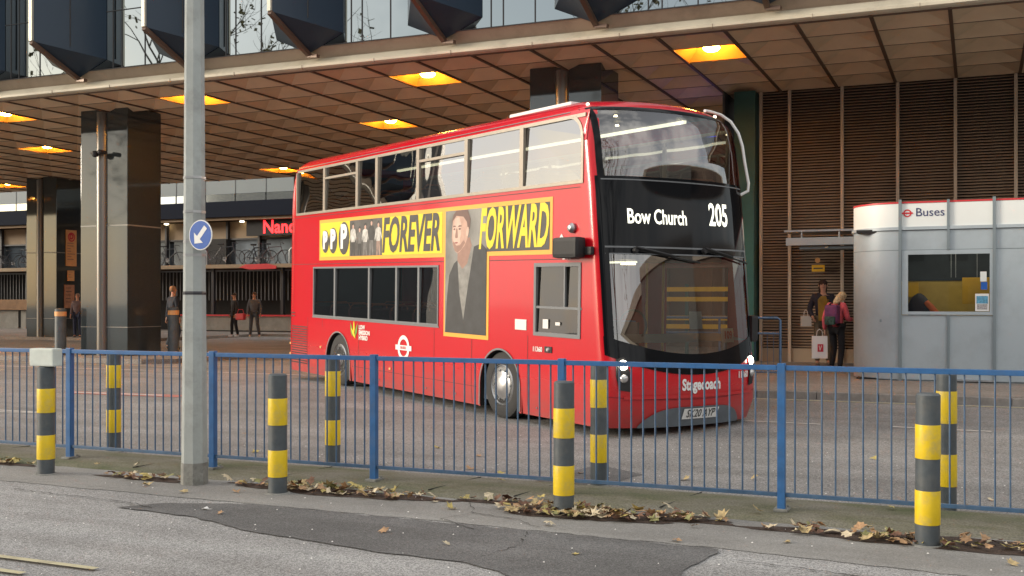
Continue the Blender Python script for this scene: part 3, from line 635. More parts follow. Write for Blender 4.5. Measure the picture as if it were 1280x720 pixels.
# bicycles
def bicycle(label, loc, rz, col, s=1.0):
    t = empty('bicycle', loc, rz, label, 'bicycle', 'bicycles parked on the raised deck'); fm = mat('bike_paint', col, .4)
    for x in (-.52, .52):
        m = MB(); P = [(x + .33 * math.cos(a), 0, .34 + .33 * math.sin(a)) for a in [2 * PI * k / 20 for k in range(21)]]; m.tube(P, .018, 6, False)
        w_ = m.build('wheel', M['tyre'], t)
        m = MB()
        for k in range(9):
            a = PI * k / 9; m.bar((x - .31 * math.cos(a), 0, .34 - .31 * math.sin(a)), (x + .31 * math.cos(a), 0, .34 + .31 * math.sin(a)), .003)
        m.lathe([(.03, -.04), (.03, .04)], (x, 0, .34), 8, Matrix.Rotation(PI / 2, 3, 'X')); m.build('spokes', M['grey_panel'], w_)
    m = MB(); bb = (-.05, 0, .3); st = (-.2, 0, .78); hd = (.33, 0, .82); hb = (.37, 0, .68)
    for a, b in ((bb, st), (st, hd), (bb, hb), (hd, hb), (bb, (-.52, 0, .34)), (st, (-.52, 0, .34)), (hb, (.52, 0, .34))): m.tube([a, b], .017, 6)
    m.build('frame', fm, t)
    m = MB(); m.tube([(.33, 0, .82), (.3, 0, .98)], .014, 6); m.tube([(.42, -.28, .95), (.38, -.2, .99), (.3, 0, .98), (.38, .2, .99), (.42, .28, .95)], .013, 6); m.build('handlebar', M['dark_steel'], t)
    m = MB(); m.tube([(-.2, 0, .78), (-.23, 0, .9)], .013, 6); m.box(-.36, -.1, -.06, .06, .9, .95, .02); m.build('saddle', M['black'], t)
    m = MB(); m.lathe([(.09, -.01), (.09, .01)], bb, 14, Matrix.Rotation(PI / 2, 3, 'X')); m.bar((bb[0], -.06, .3), (bb[0] + .1, -.08, .15), .02); m.build('chainset', M['steel'], t)
    t.scale = (s, s, s); return t
bicycle('dark bicycle with upright bars on the deck, right of the blue arrow sign', (-33.6, 43.3, 3.42), .25, (.03, .03, .035), 1.15)
bicycle('dark bicycle on the deck just left of the bus rear', (-30.9, 43.4, 3.42), .5, (.06, .02, .02), 1.1)
bicycle('dark bicycle on the deck mostly hidden behind the lamp post', (-37.1, 43.3, 3.42), .3, (.04, .04, .05), 1.1)
bicycle('dark bicycle parked on the deck at the left edge of the view', (-46.4, 43.5, 3.42), .9, (.05, .06, .09), 1.1)
bicycle('pale bicycle under the drum canopy, left of the farther column', (-44.6, 43.2, 3.42), 1.2, (.4, .38, .34), 1.1)
bicycle('dark bicycle on the deck between the two bare hoop stands', (-32.2, 43.9, 3.42), -.2, (.02, .03, .05), 1.1)
for i, (bx_, by_, ba_, bc_) in enumerate([(-35.6, 43.9, .1, (.1, .02, .02)), (-31.6, 43.2, .8, (.02, .02, .02)), (-38.6, 43.6, .6, (.03, .05, .04)), (-40.3, 43.3, .2, (.05, .05, .06)), (-47.6, 43.4, 1.0, (.02, .02, .03)), (-43.2, 43.6, .4, (.06, .03, .02)), (-49.2, 43.4, .7, (.03, .03, .04)), (-29.3, 43.6, .3, (.02, .03, .03))]):
    bicycle(['dark red bicycle on the deck right of the lamp post', 'black bicycle slanted on the deck under the red letters', 'green grey bicycle on the deck between near column and lamp post', 'grey bicycle on the deck behind the near column', 'black bicycle on the deck at the far left edge', 'brown bicycle on the deck behind the farther column', 'dark grey bicycle on the deck beyond the left edge', 'dark green bicycle on the deck behind the bus rear'][i], (bx_, by_, 3.42), ba_, bc_, 1.08)
for i, x in enumerate((-34.95, -29.7)):
    m = MB(); m.tube([(x, 43, 3.42), (x, 43, 4.1), (x + .1, 43, 4.2), (x + .35, 43, 4.2), (x + .45, 43, 4.1), (x + .45, 43, 3.42)], .03, 8)
    tag(m.build('cycle_stand', M['steel'], None, smooth=True), ['bare steel hoop stand left of the upright bicycle', 'bare steel hoop stand right beside the bus rear'][i], 'cycle stand', 'hoop stands on the cycle deck')
# side wall of far street end so that the gap never shows a void
m = MB(); m.box(-95, -75, 20, 60, 0, 9); o = m.build('distant_block', M['far_grey'], None); tag(o, 'plain grey block closing the street beyond the far left of the station', 'building')
# ------------------------------------------------------------------ kiosk
K = empty('bus_kiosk', (-.3, 20.4, PV), 0, 'grey panelled kiosk with a rounded corner, white band reading Buses and a red top edge', 'kiosk')
KX, KY = .3, -20.4
rc = .87; kx0 = -1.25; kyf = 20.4; kxr = 4.2; kyb = 23.2
def kpath(off=0.0, x_end=kxr):
    P = [(kx0 - (rc + off), kyb)]
    for k in range(17):
        a = R_(180 + 90 * k / 16); P.append((kx0 + (rc + off) * math.cos(a), kyf + rc + (rc + off) * math.sin(a)))
    P.append((x_end, kyf - off)); return P
def kband(name, z0, z1, off, mt, parts=None):
    m = MB(); P = kpath(off)
    for (xa, ya), (xb, yb) in zip(P, P[1:]):
        segs = [(xa, xb)]
        m.quad((xa, ya, z0), (xb, yb, z0), (xb, yb, z1), (xa, ya, z1))
    if off > 0:
        Q = kpath(0)
        for (a, b, c, d) in zip(P, P[1:], Q[1:], Q):
            m.quad((*a, z1), (*b, z1), (*c, z1), (*d, z1)); m.quad((*a, z0), (*b, z0), (*c, z0), (*d, z0))
    o = m.build(name, mt, K, smooth=True, sharp=1); o.location = (KX, KY, -PV); return o
def KB(m, name, mt, parent=None, **k):
    o = m.build(name, mt, parent or K, **k)
    if parent is None: o.location = (KX, KY, -PV)
    return o
# shell below/above window : curved corner panel + front panels around the opening
wx0, wx1, wz0, wz1 = -1.12, .20, 1.49, 2.49
m = MB(); P = kpath(0, kx0)[:-1]
for (xa, ya), (xb, yb) in zip(P, P[1:]): m.quad((xa, ya, PV + .02), (xb, yb, PV + .02), (xb, yb, 2.92), (xa, ya, 2.92))
KB(m, 'curved_panel', M['kiosk'], smooth=True, sharp=1)
def kpanel(x0, x1, z0, z1, name='wall_panel'):
    m = MB(); m.box(x0 + .004, x1 - .004, kyf, kyf + .05, z0 + .004, z1 - .004); return KB(m, name, M['kiosk'])
kpanel(kx0, -.46, PV + .02, 1.43); kpanel(-.46, .27, PV + .02, 1.43); kpanel(kx0, -.46, 2.57, 2.92); kpanel(-.46, .27, 2.57, 2.92)
kpanel(.27, 1.85, PV + .02, 2.57); kpanel(.27, 1.85, 2.57, 2.92); kpanel(1.85, 4.2, PV + .02, 2.92)
kband('white_band', 2.98, 3.39, 0.0, M['kiosk_white']); kband('ledge', 2.925, 2.98, .035, M['kiosk']); kband('red_edge', 3.395, 3.422, .01, M['kiosk_red'])
m = MB(); P = kpath(-.03); m.raw([(x, y, 3.38) for x, y in P] + [(kxr, kyb, 3.38)], [tuple(range(len(P) + 1))]); KB(m, 'roof', M['kiosk_trim'])
m = MB()
for x in (kx0, .27, 1.85): m.box(x - .025, x + .025, kyf - .045, kyf + .01, PV, 3.46)
for z0, z1 in ((2.57, 2.98), (2.98, 3.44), (PV, 1.43)): m.box(-.46 - .022, -.46 + .022, kyf - .04, kyf + .01, z0, z1)
KB(m, 'panel_trim', M['kiosk_trim'])
m = MB(); P = kpath(.004)
for (xa, ya), (xb, yb) in zip(P, P[1:]):
    m.quad((xa, ya, 2.565), (xb, yb, 2.565), (xb, yb, 2.577), (xa, ya, 2.577))
KB(m, 'seam_line', M['kiosk_trim'], sharp=1)
m = MB(); P = kpath(-.02); m.raw([(x, y, PV) for x, y in P] + [(x, y, PV + .05) for x, y in P], [(i, i + 1, i + 1 + len(P), i + len(P)) for i in range(len(P) - 1)]); KB(m, 'base_shadow_gap', M['kiosk_trim'])
m = MB()  # window frame
m.box(wx0 - .1, wx1 + .06, kyf - .02, kyf + .06, wz1, 2.565); m.box(wx0 - .1, wx1 + .06, kyf - .03, kyf + .06, 1.435, wz0); m.box(wx0 - .1, wx0, kyf - .02, kyf + .06, wz0, wz1); m.box(wx1, wx1 + .045, kyf - .02, kyf + .06, wz0, wz1)
wf = KB(m, 'window', M['kiosk'])
m = MB(); m.quad((wx0, kyf + .03, wz0), (wx1, kyf + .03, wz0), (wx1, kyf + .03, wz1), (wx0, kyf + .03, wz1)); m.build('pane', M['clear'], wf, sharp=1)
m = MB(); m.box(wx0 - .5, 1.8, 22.2, 22.25, PV, 2.06); KB(m, 'ochre_back_wall', M['ochre'])
m = MB(); m.box(wx0 - .5, 1.8, 22.18, 22.24, 2.06, 3.3); KB(m, 'dark_blind', M['dark_blind'])
m = MB()
for x in (-.45, -.37, .0): m.bar((x, 22.15, 3.2), (x, 22.15, 2.12), .012)
KB(m, 'blind_cords', M['steel'])
m = MB(); m.box(-.25, .35, 21.4, 21.46, 1.62, 2.1, .01); m.box(-1.35, -1.02, 22.05, 22.1, 1.75, 2.03); KB(m, 'yellow_cabinet', M['yellow'])
m = MB(); m.box(-1.6, 2, 20.46, 20.9, 1.3, 1.35); KB(m, 'counter', M['kiosk_trim'])
m = MB(); m.box(-2, 4, 20.5, 23.1, 2.9, 2.95); m.box(-2.0, 4, 20.5, 23, PV + .01, PV + .03); m.box(1.9, 1.95, 20.5, 22.2, PV, 2.9); KB(m, 'inner_lining', M['far_dark'])
m = MB(); m.box(-2.12, 4.2, 23.15, 23.2, PV, 3.38); KB(m, 'rear_wall', M['kiosk'])
m = MB(); m.box(-.35, .3, kyf - .09, kyf + .0, PV + .02, PV + .05); KB(m, 'threshold', M['steel'])
Mk = frame((-.55, kyf - .006, 3.22), (1, 0, 0), (0, 0, 1))
text_obj('lettering', 'Buses', .21, M['text_blue'], K, Matrix.Translation((KX, KY, -PV)) @ frame((-1.0, kyf - .006, 3.225), (1, 0, 0), (0, 0, 1)), 'LEFT')
def roundel(parent, cx, cz, r, M0, mats):
    """M0 maps local (x, up) to the surface"""
    m = MB(); m.ring((cx, cz, 0), r * .68, r, 28); m.v = [tuple(M0(Vector(v))) for v in m.v]; a = m.build('roundel_ring', mats[0], parent, sharp=1)
    m = MB(); m.quad((cx - r * 1.35, cz - r * .2, .002), (cx + r * 1.35, cz - r * .2, .002), (cx + r * 1.35, cz + r * .2, .002), (cx - r * 1.35, cz + r * .2, .002)); m.v = [tuple(M0(Vector(v))) for v in m.v]; m.build('roundel_bar', mats[1], parent, sharp=1)
MK = Matrix.Translation((KX, KY, -PV)) @ frame((0, kyf - .006, 0), (1, 0, 0), (0, 0, 1))
roundel(K, -1.13, 3.22, .068, lambda v: MK @ v, (M['roundel_red'], M['roundel_red']))
m = MB(); m.box(-1.0, .4, 21.0, 21.3, 2.84, 2.88); KB(m, 'ceiling_lamp', M['kiosk_lamp'])
# items in the kiosk window
t = empty('window_poster', (.08, 20.41, 1.5), 0, 'white framed poster with a blue picture in the lower corner of the kiosk window', 'poster')
m = MB(); m.box(-.11, .11, 0, .015, 0, .3); m.build('sheet', M['paper'], t)
m = MB(); m.box(-.09, .09, -.003, .0, .13, .26); m.build('picture', mat('poster_blue', (.1, .3, .45), .5, var=.5, vscale=25), t)
m = MB(); m.box(-.08, .08, -.003, 0, .03, .12); m.build('picture_text', mat('poster_greys', (.35, .33, .33), .5, var=.6, vscale=40), t)
t = empty('window_sticker', (.1, 20.412, 1.87), 0, 'small pale and blue stickers stuck above the poster in the kiosk window', 'sticker')
m = MB(); m.box(-.05, .05, 0, .01, .14, .31); m.build('pale_sticker', M['kiosk_white'], t)
m = MB(); m.box(-.04, .06, 0, .01, 0, .13); m.build('blue_sticker', M['sign_blue'], t)
t = empty('hi_vis_jacket', (-.95, 20.75, 1.35), 0, 'dark jacket with an orange reflective stripe slumped behind the kiosk window', 'jacket')
m = MB(); m.lathe([(.17, 0), (.2, .12), (.19, .26), (.14, .36), (.09, .42), (.03, .46)], n=18); m.build('jacket_body', mat('dark_jacket', (.03, .035, .05), .8), t, smooth=True)
m = MB(); m.tube([(.12, -.12, .3), (.2, -.16, .22), (.3, -.18, .1), (.36, -.16, .0)], [.05, .055, .05, .04], 10); m.build('orange_sleeve', mat('hi_vis_orange', (.85, .16, .03), .6), t, smooth=True)
# lean-to canopy left of kiosk
t = empty('queue_canopy', (-3.1, 24.5, 2.9), 0, 'flat blue grey canopy beam fixed between the kiosk and the louvred wall', 'canopy')
m = MB(); m.box(-.82, .75, 0, 1.3, .3, .34); m.build('top_plate', M['steel'], t)
m = MB(); m.box(-.78, .75, -.02, .06, .0, .17, .008); m.build('fascia_beam', M['kiosk'], t)
m = MB(); m.box(-.5, .75, .1, .9, -.08, -.02); m.lathe([(.03, -.05), (.045, -.03), (.045, .0)], (.1, .0, -.04), 12); m.build('under_tray', M['kiosk_trim'], t)
for sx_ in (-.45, .35): m = MB(); m.tube([(sx_, .05, .15), (sx_, .05, .31)], .02); m.build('strut', M['steel'], t)
# yellow wall sign
t = empty('wall_sign', (-3.38, 25.86, 2.42), 0, 'small yellow warning sign with a disc above it on the louvred wall', 'sign')
m = MB(); m.box(-.13, .16, 0, .02, -.06, .09); m.build('plate', M['yellow'], t)
m = MB(); m.box(-.09, .12, -.003, 0, -.0, .03); m.build('print', M['ad_dark'], t)
m = MB(); m.lathe([(.06, 0), (.06, .02)], (.0, .02, .2), 18, Matrix.Rotation(PI / 2, 3, 'X')); m.build('disc', M['notice'], t)
t = empty('wall_shelf', (-2.2, 24.1, 1.17), 0, 'small white shelf box beside the kiosk behind the two people', 'shelf')
m = MB(); m.box(-.2, .3, 0, .5, -.12, .04, .01); m.build('shelf_box', M['white'], t); m = MB(); m.box(-.1, .2, .1, .3, -.9, -.12); m.build('shelf_leg', M['steel'], t)
# blue queue rail
t = empty('blue_queue_rail', (-3.25, 19.9, PV), 0, 'blue tubular crowd rail on the far pavement right of the bus front', 'railing')
m = MB(); m.tube([(0, 0, 0), (0, 0, 1.06), (-.05, 0, 1.1), (-2.3, 0, 1.1)], .024, 8); m.build('top_rail', M['blue_dull'], t, smooth=True)
m = MB(); m.tube([(-2.3, 0, .82), (0, 0, .82)], .02, 8); m.tube([(-2.3, 0, .12), (0, 0, .12)], .016, 8); m.build('mid_rail', M['blue_dull'], t)
for x in (-1.1, -2.2): m = MB(); m.tube([(x, 0, 0), (x, 0, 1.1)], .022, 8); m.build('post', M['blue_dull'], t)
m = MB()
for k in range(9): m.tube([(-.12 - k * .11, 0, .12), (-.12 - k * .11, 0, .8)], .005, 5)
m.build('mesh_infill', M['blue_dull'], t)
# yellow slatted bench behind the bus nose
t = empty('yellow_slatted_barrier', (-4.7, 21.6, PV), 0, 'barrier of yellow horizontal boards seen through the bus windscreen', 'barrier')
for z in (.85, 1.02, 1.4, 1.6): m = MB(); m.box(-1.9, .5, 0, .04, z, z + .09); m.build('board', M['yellow'], t)
for x in (-1.85, -.7, .44): m = MB(); m.box(x - .03, x + .03, .04, .1, 0, 1.75); m.build('post', M['teal'], t)

# ------------------------------------------------------------------ front railing
rail = empty('guard_railing', (-5, 8.57, .04), 0, 'long blue pedestrian guard railing with thin vertical bars on the mossy strip', 'railing')
PXS = [-10.42, -8.62, -6.80, -5.01, -3.2, -1.39, .42]
def RL(m, name, mt=None, **k): o = m.build(name, mt or M['blue'], rail, **k); o.location = (5, -8.57, -.04); return o
for x in PXS:
    m = MB(); m.box(x - .03, x + .03, 8.54, 8.6, .03, 1.18, .006); RL(m, 'post')
    m = MB(); m.box(x - .055, x + .055, 8.5, 8.66, .04, .06, .004)
    for sx in (-.04, .04): m.lathe([(.01, .06), (.01, .075)], (x + sx, 8.63, 0), 6)
    RL(m, 'foot_plate', M['pole_base'])
nb = 0
for a, b in zip(PXS, PXS[1:]):
    m = MB(); m.box(a + .033, b - .033, 8.55, 8.59, 1.125, 1.165, .005); RL(m, 'top_rail')
    m = MB(); m.box(a + .033, b - .033, 8.555, 8.585, .15, .18, .004); RL(m, 'bottom_rail', M['blue_dull'])
    n = 17; g = (b - a) / (n + 1)
    for k in range(1, n + 1):
        if a < -10 and k < 3: continue
        x = a + g * k; m = MB(); m.tube([(x, 8.57, .178), (x + random.uniform(-.002, .002), 8.57, 1.127)], .0075, 6, False); RL(m, 'bar', M['blue_dull'])
for a, b in ((.42, 2.22), (2.22, 4.02), (-12.22, -10.42), (-14.02, -12.22)):      # panels beyond the picture edges
    x = b if a > 0 else a; m = MB(); m.box(x - .03, x + .03, 8.54, 8.6, .03, 1.18, .006); RL(m, 'post')
    m = MB(); m.box(a + .033, b - .033, 8.55, 8.59, 1.125, 1.165, .005); RL(m, 'top_rail')
    m = MB(); m.box(a + .033, b - .033, 8.555, 8.585, .15, .18, .004); RL(m, 'bottom_rail', M['blue_dull'])
m = MB()
for a, b in ((.42, 2.22), (2.22, 4.02), (-12.22, -10.42), (-14.02, -12.22)):
    for k in range(1, 18): x = a + .1 * k; m.tube([(x, 8.57, .178), (x, 8.57, 1.127)], .0075, 6, False)
RL(m, 'outer_bars', M['blue_dull'])['kind'] = 'stuff'
# ------------------------------------------------------------------ bollards
def bollard(loc, H, r, z0, bands, label, lean=(0, 0), cap=True, group='yellow and grey striped bollards'):
    t = empty('striped_bollard', loc, 0, label, 'bollard', group); t.rotation_euler = (lean[0], lean[1], random.uniform(0, 6))
    m = MB(); m.lathe([(r, 0), (r, H - .012), (r - .012, H), (.0001, H + .002)], n=32); m.build('shaft', M['bollard'], t, smooth=True)
    for a, b in bands:
        m = MB(); m.lathe([(r + .002, a), (r + .003, a + .004), (r + .003, b - .004), (r + .002, b)], n=32, cap=False); m.build('yellow_band', M['bollard_y'], t, smooth=True)
    m = MB(); m.lathe([(r + .035, 0), (r + .03, .012), (r + .006, .02)], n=28, cap=False); m.build('collar', M['pole_base'], t, smooth=True)
    return t
FB_ = [(-8.22, 7.87, 'front bollard with a pale box sign on top, left end of the row'), (-5.55, 7.86, 'front bollard between the lamp post and the second railing panel, leaves at its foot'),
       (-2.97, 7.99, 'front bollard standing in a pile of leaves before the middle of the bus'), (-.31, 7.91, 'front bollard nearest the viewer, hiding another one behind the railing')]
for x, y, l in FB_: bollard((x, y, -.005), 1.04, .08, 0, [(.155, .385), (.6, .83)], l, (R_(random.uniform(-.7, .7)), R_(random.uniform(-.7, .7))))
BB_ = [(-8.76, 9.34, 'bollard just behind the railing, left of the lamp post'), (-5.96, 9.38, 'bollard just behind the railing in front of the bus rear wheel'),
       (-3.12, 9.3, 'bollard just behind the railing in front of the bus nose'), (-.22, 9.15, 'bollard behind the railing mostly hidden by the nearest one')]
for x, y, l in BB_: bollard((x, y, .0), 1.1, .075, 0, [(.22, .47), (.71, .96)], l)
t = empty('bollard_box_sign', (-8.22, 7.87, 1.04), 0, 'pale blank box sign capping the left front bollard', 'sign')
m = MB(); m.box(-.15, .15, -.06, .06, .0, .17, .015); m.build('sign_box', mat('box_sign_grey', (.55, .6, .56), .6, var=.08, vscale=9), t)
# two black bollards with gold band by the near column
for x, y, h, l in ((-22.05, 21.6, 1.22, 'black bollard with a gold band left of the nearest granite column'), (-19.59, 23.06, 1.25, 'black bollard with a gold band right of the nearest granite column')):
    t = empty('black_bollard', (x, y, PV), 0, l, 'bollard', 'black bollards by the granite column')
    m = MB(); m.lathe([(.145, 0), (.14, h - .02), (.11, h), (.001, h + .01)], n=24); m.build('shaft', M['bollard'], t, smooth=True)
    m = MB(); m.lathe([(.147, h - .2), (.147, h - .08)], n=24, cap=False); m.build('gold_band', M['notice'], t, smooth=True)

# ------------------------------------------------------------------ lamp post with arrow sign
LP = (-6.54, 7.98)
t = empty('lamp_post', (*LP, 0), 0, 'tall tapered octagonal grey lamp post standing before the railing', 'lamp post')
def octa(m, zr): m.lathe([(r, z) for z, r in zr], n=8, M=Matrix.Rotation(R_(22.5 + 10), 3, 'Z'))
m = MB(); octa(m, [(.0, .117), (1.72, .102)]); m.build('base_section', M['pole'], t)
m = MB(); octa(m, [(1.72, .104), (1.735, .106), (1.75, .101)]); m.build('joint_ring', M['dark_steel'], t)
m = MB(); octa(m, [(1.75, .1), (9, .06)]); m.build('shaft', M['pole'], t)
m = MB(); m.lathe([(.122, 0), (.12, .17), (.1185, .2)], n=8, M=Matrix.Rotation(R_(32.5), 3, 'Z'), cap=False); m.build('stained_foot', M['pole_base'], t)
m = MB()
for z in (2.08, 2.2, 2.47, 2.78): m = MB(); m.lathe([(.094, z - .012), (.1, z - .011), (.1, z + .011), (.094, z + .012)], n=8, M=Matrix.Rotation(R_(32.5), 3, 'Z')); m.build('strap', M['steel'], t)
m = MB(); m.tube([(0, 0, 8.9), (0, -.1, 9.3), (0, -.8, 9.5), (0, -1.6, 9.5)], .04); m.build('arm', M['pole'], t)
m = MB(); m.box(-.12, .12, -2.2, -1.5, 9.42, 9.55, .03); m.build('lantern', M['pole'], t)
ts = empty('arrow_sign', (LP[0] + .175, LP[1] - .125, 2.25), R_(-4), 'round blue sign with a white diagonal arrow strapped to the lamp post', 'road sign')
Rm = Matrix.Rotation(PI / 2, 3, 'X')
yw = 0
m = MB(); m.lathe([(.134, 0), (.136, .004), (.134, .008)], n=40, M=Rm); m.build('disc', M['sign_white'], ts)
m = MB(); m.lathe([(.126, .0085), (.126, .0095)], n=40, M=Rm); m.build('blue_face', M['sign_blue'], ts)
A = Matrix.Rotation(R_(-40), 4, 'Y') @ Matrix.Identity(4)
def arrow_pts():
    p = [(-.022, .095), (.022, .095), (.022, -.03), (.07, -.03), (.0, -.1), (-.07, -.03), (-.022, -.03)]
    a = R_(-42); return [(x * math.cos(a) - z * math.sin(a), x * math.sin(a) + z * math.cos(a)) for x, z in p]
P = arrow_pts(); m = MB(); m.raw([(x, -.0115, z) for x, z in P], [tuple(range(7))]); m.build('white_arrow', M['sign_white'], ts, sharp=1)
m = MB(); m.box(-.13, .03, .008, .06, -.03, .03); m.build('bracket', M['steel'], ts)
# ------------------------------------------------------------------ the double decker bus
BUS = empty('double_decker_bus', (-4.32, 12.62, .03), 0, 'red double decker bus with yellow music advert turning out of the station', 'bus')
fw = Vector((math.cos(R_(-33.5)), math.sin(R_(-33.5)), 0)); lf = Vector((-fw.y, fw.x, 0))
pt = R_(1.23); bxx = fw * math.cos(pt) - Vector((0, 0, 1)) * math.sin(pt); bzz = bxx.cross(lf)
MBUS = Matrix(((bxx.x, lf.x, bzz.x), (bxx.y, lf.y, bzz.y), (bxx.z, lf.z, bzz.z)))
BUS.rotation_euler = MBUS.to_euler()
W2 = 1.27; XR0 = -9.78; HZ = 4.25
def interp(tb, z):
    if z <= tb[0][0]: return tb[0][1]
    for (a, fa), (b, fb) in zip(tb, tb[1:]):
        if z <= b: t = (z - a) / (b - a); return fa + (fb - fa) * t
    return tb[-1][1]
def xc(z): return interp([(.1, .36), (.35, .46), (.75, .46), (1.1, .40), (1.6, .34), (2.3, .26), (3.1, .17), (3.6, .10), (3.9, .03), (4.02, -.03), (4.1, -.12), (4.16, -.28), (4.21, -.65), (4.25, -1.5)], z)
def ins(z): return interp([(.1, .02), (.35, 0), (3.7, 0), (3.95, .03), (4.02, .06), (4.08, .11), (4.13, .18), (4.17, .28), (4.21, .5), (4.25, .95)], z)
def xr(z): return interp([(.1, XR0 + .03), (.5, XR0), (3.4, XR0 + .04), (3.95, XR0 + .16), (4.08, XR0 + .3), (4.17, XR0 + .5), (4.25, XR0 + 1.4)], z)
CAP, NE = .36, 2.9
def front_pt(y, z, off=0.0):
    """point on the curved nose; y from 0 (driver side) to 2.51"""
    def P(y, z):
        w = W2 - ins(z); t = min(1, abs(y - W2) / w); c = CAP + max(0, z - 3.9) * .5
        return Vector((xc(z) - c + c * (1 - t ** NE) ** (1 / NE) + bow(z) * (.6 - t * t) * (1 - t ** 12), y, z))
    p = P(y, z)
    if off:
        e = .004; a = P(min(max(y - e, .004), 2.5), z); b = P(max(min(y + e, 2.506), .01), z); c = P(y, z + e); d = P(y, z - e)
        n = (b - a).cross(c - d)
        n = n.normalized() if n.length > 0 else Vector((1, 0, 0))
        if n.x < 0: n = -n
        p = p + n * off
    return p
def side_pt(x, z, off=0.0, far_side=False):
    y = ins(z) - off
    if x > -1.7 and z > 2.4: pass
    return Vector((x, y if not far_side else 2 * W2 - y, z))
# --- body shell
ZL = [.1, .2, .36, .55, .72, .92, .97, 1.1, 1.19, 1.5, 1.8, 2.09, 2.3, 2.4, 2.7, 3.0, 3.1, 3.17, 3.5, 3.75, 3.86, 3.95, 4.02, 4.06, 4.09, 4.13, 4.16, 4.19, 4.215, 4.235, 4.25]
sx = [XR0 + .12, -9.42, -8.95, -8.57, -8.12, -8.0, -7.45, -6.9, -6.72, -5.95, -4.52, -3.84, -3.06, -2.65, -2.1, -1.61, -1.55, -1.27, -.7, -.3]
TF = [-1, -.998, -.99, -.975, -.95, -.92, -.9, -.8, -.6, -.4, -.2, 0, .2, .4, .6, .8, .9, .92, .95, .975, .99, .998, 1]
def bow(z): return .13 + .11 * min(1, max(0, (z - 3.0) / .35))
def e_of(z): return xc(z) - (CAP + max(0, z - 3.9) * .5)
def section(z):
    P = []; w = W2 - ins(z); e = e_of(z); xb = xr(z); rr = .12
    # rear centre -> rear corner
    for t in (0, .5, .9): P.append((xb, W2 - w * t))
    P.append((xb + .03, W2 - w * .975))
    for i, x in enumerate(sx):
        if i == 0: x = xb + rr
        elif i == 1: x = max(x, xb + rr + .05)
        if z > 4.0:
            x = max(x, xb + rr + .02 * i)
        x = min(x, e - .01 * (len(sx) - i))
        P.append((x, W2 - w))
    for t in TF: 
        c = CAP + max(0, z - 3.9) * .5
        P.append((e + c * (1 - min(1, abs(t)) ** NE) ** (1 / NE) + bow(z) * (.6 - t * t) * (1 - min(1, abs(t)) ** 12), W2 + w * t))
    nS = 4 + len(sx)
    Q = [(x, 2 * W2 - y) for x, y in P[:nS]]
    return P + Q[::-1][:-1]
secs = [section(z) for z in ZL]; NP = len(secs[0]); nS = 4 + len(sx); iF0 = nS; iF1 = nS + len(TF)
def hole(k, za, zb):
    zm = (za + zb) / 2
    if iF0 <= k < iF1 - 1:
        t = (TF[k - iF0] + TF[k - iF0 + 1]) / 2
        if abs(t) < .9 and (.97 < zm < 2.3 or 3.17 < zm < 4.02): return True
        return False
    if k < nS - 1 and k >= 4: xa, xb, near = sx[k - 4], sx[k - 3], True
    elif k >= iF1 and k < NP - 4: i = NP - 1 - k; xa, xb, near = (sx[i - 4] if i - 4 < len(sx) else 0), (sx[i - 3] if i - 3 < len(sx) else .0), False
    else: return False
    if not near:
        i2 = nS - 1 - (k - iF1); 
        if i2 - 4 < 1: return False
        xa, xb = sx[i2 - 5], sx[i2 - 4]
    xm = (xa + xb) / 2
    if 3.1 < zm < 3.95 and -9.42 < xm < -.3: return True
    if near:
        if 1.19 < zm < 2.09 and (-8.57 < xm < -3.84 or -1.27 < xm < -.3): return True
    else:
        if 1.19 < zm < 2.09 and -8.57 < xm < -3.84: return True
        if .36 < zm < 2.09 and -1.55 < xm < -.3: return True
    if zm < .97 and (-8.0 < xm < -6.9 or -2.65 < xm < -1.55): return True
    return False
m = MB()
for zi in range(len(ZL) - 1):
    a, b = secs[zi], secs[zi + 1]; za, zb = ZL[zi], ZL[zi + 1]
    for k in range(NP):
        k2 = (k + 1) % NP
        if hole(k, za, zb): continue
        m.quad((*a[k], za), (*a[k2], za), (*b[k2], zb), (*b[k], zb))
m.raw([(*p, ZL[-1]) for p in secs[-1]], [tuple(range(NP))])
body = m.build('body', M['red_paint'], BUS, smooth=True)
for xa, x0, x1 in ((-7.45, -8.0, -6.9), (-2.1, -2.65, -1.55)):     # wheel arch infill, both sides
    for near in (True, False):
        m = MB()
        yy = ins(.5) if near else 2 * W2 - ins(.5); I = []; O = []; ra, zc_ = .5, .42
        I.append((xa + ra, .1)); O.append((x1, .1))
        for k in range(17):
            th = PI * k / 16; I.append((xa + ra * math.cos(th), zc_ + ra * math.sin(th)))
            dx, dz = math.cos(th), math.sin(th); s = 1e9
            if abs(dx) > 1e-6: s = min(s, ((x1 - xa) if dx > 0 else (xa - x0)) / abs(dx))
            if dz > 1e-6: s = min(s, (.97 - zc_) / dz)
            O.append((xa + dx * s, zc_ + dz * s))
        I.append((xa - ra, .1)); O.append((x0, .1))
        # corners of the cut-out
        for i in range(len(I) - 1):
            m.quad((I[i][0], yy, I[i][1]), (I[i + 1][0], yy, I[i + 1][1]), (O[i + 1][0], yy, O[i + 1][1]), (O[i][0], yy, O[i][1]))
            pa, pb = O[i], O[i + 1]
            if abs(pa[0] - pb[0]) > 1e-4 and abs(pa[1] - pb[1]) > 1e-4:
                cx_ = x1 if pa[0] > xa else x0; m.quad((pa[0], yy, pa[1]), (pb[0], yy, pb[1]), (cx_, yy, .97))
        m.build('arch_panel', M['red_paint'], BUS)
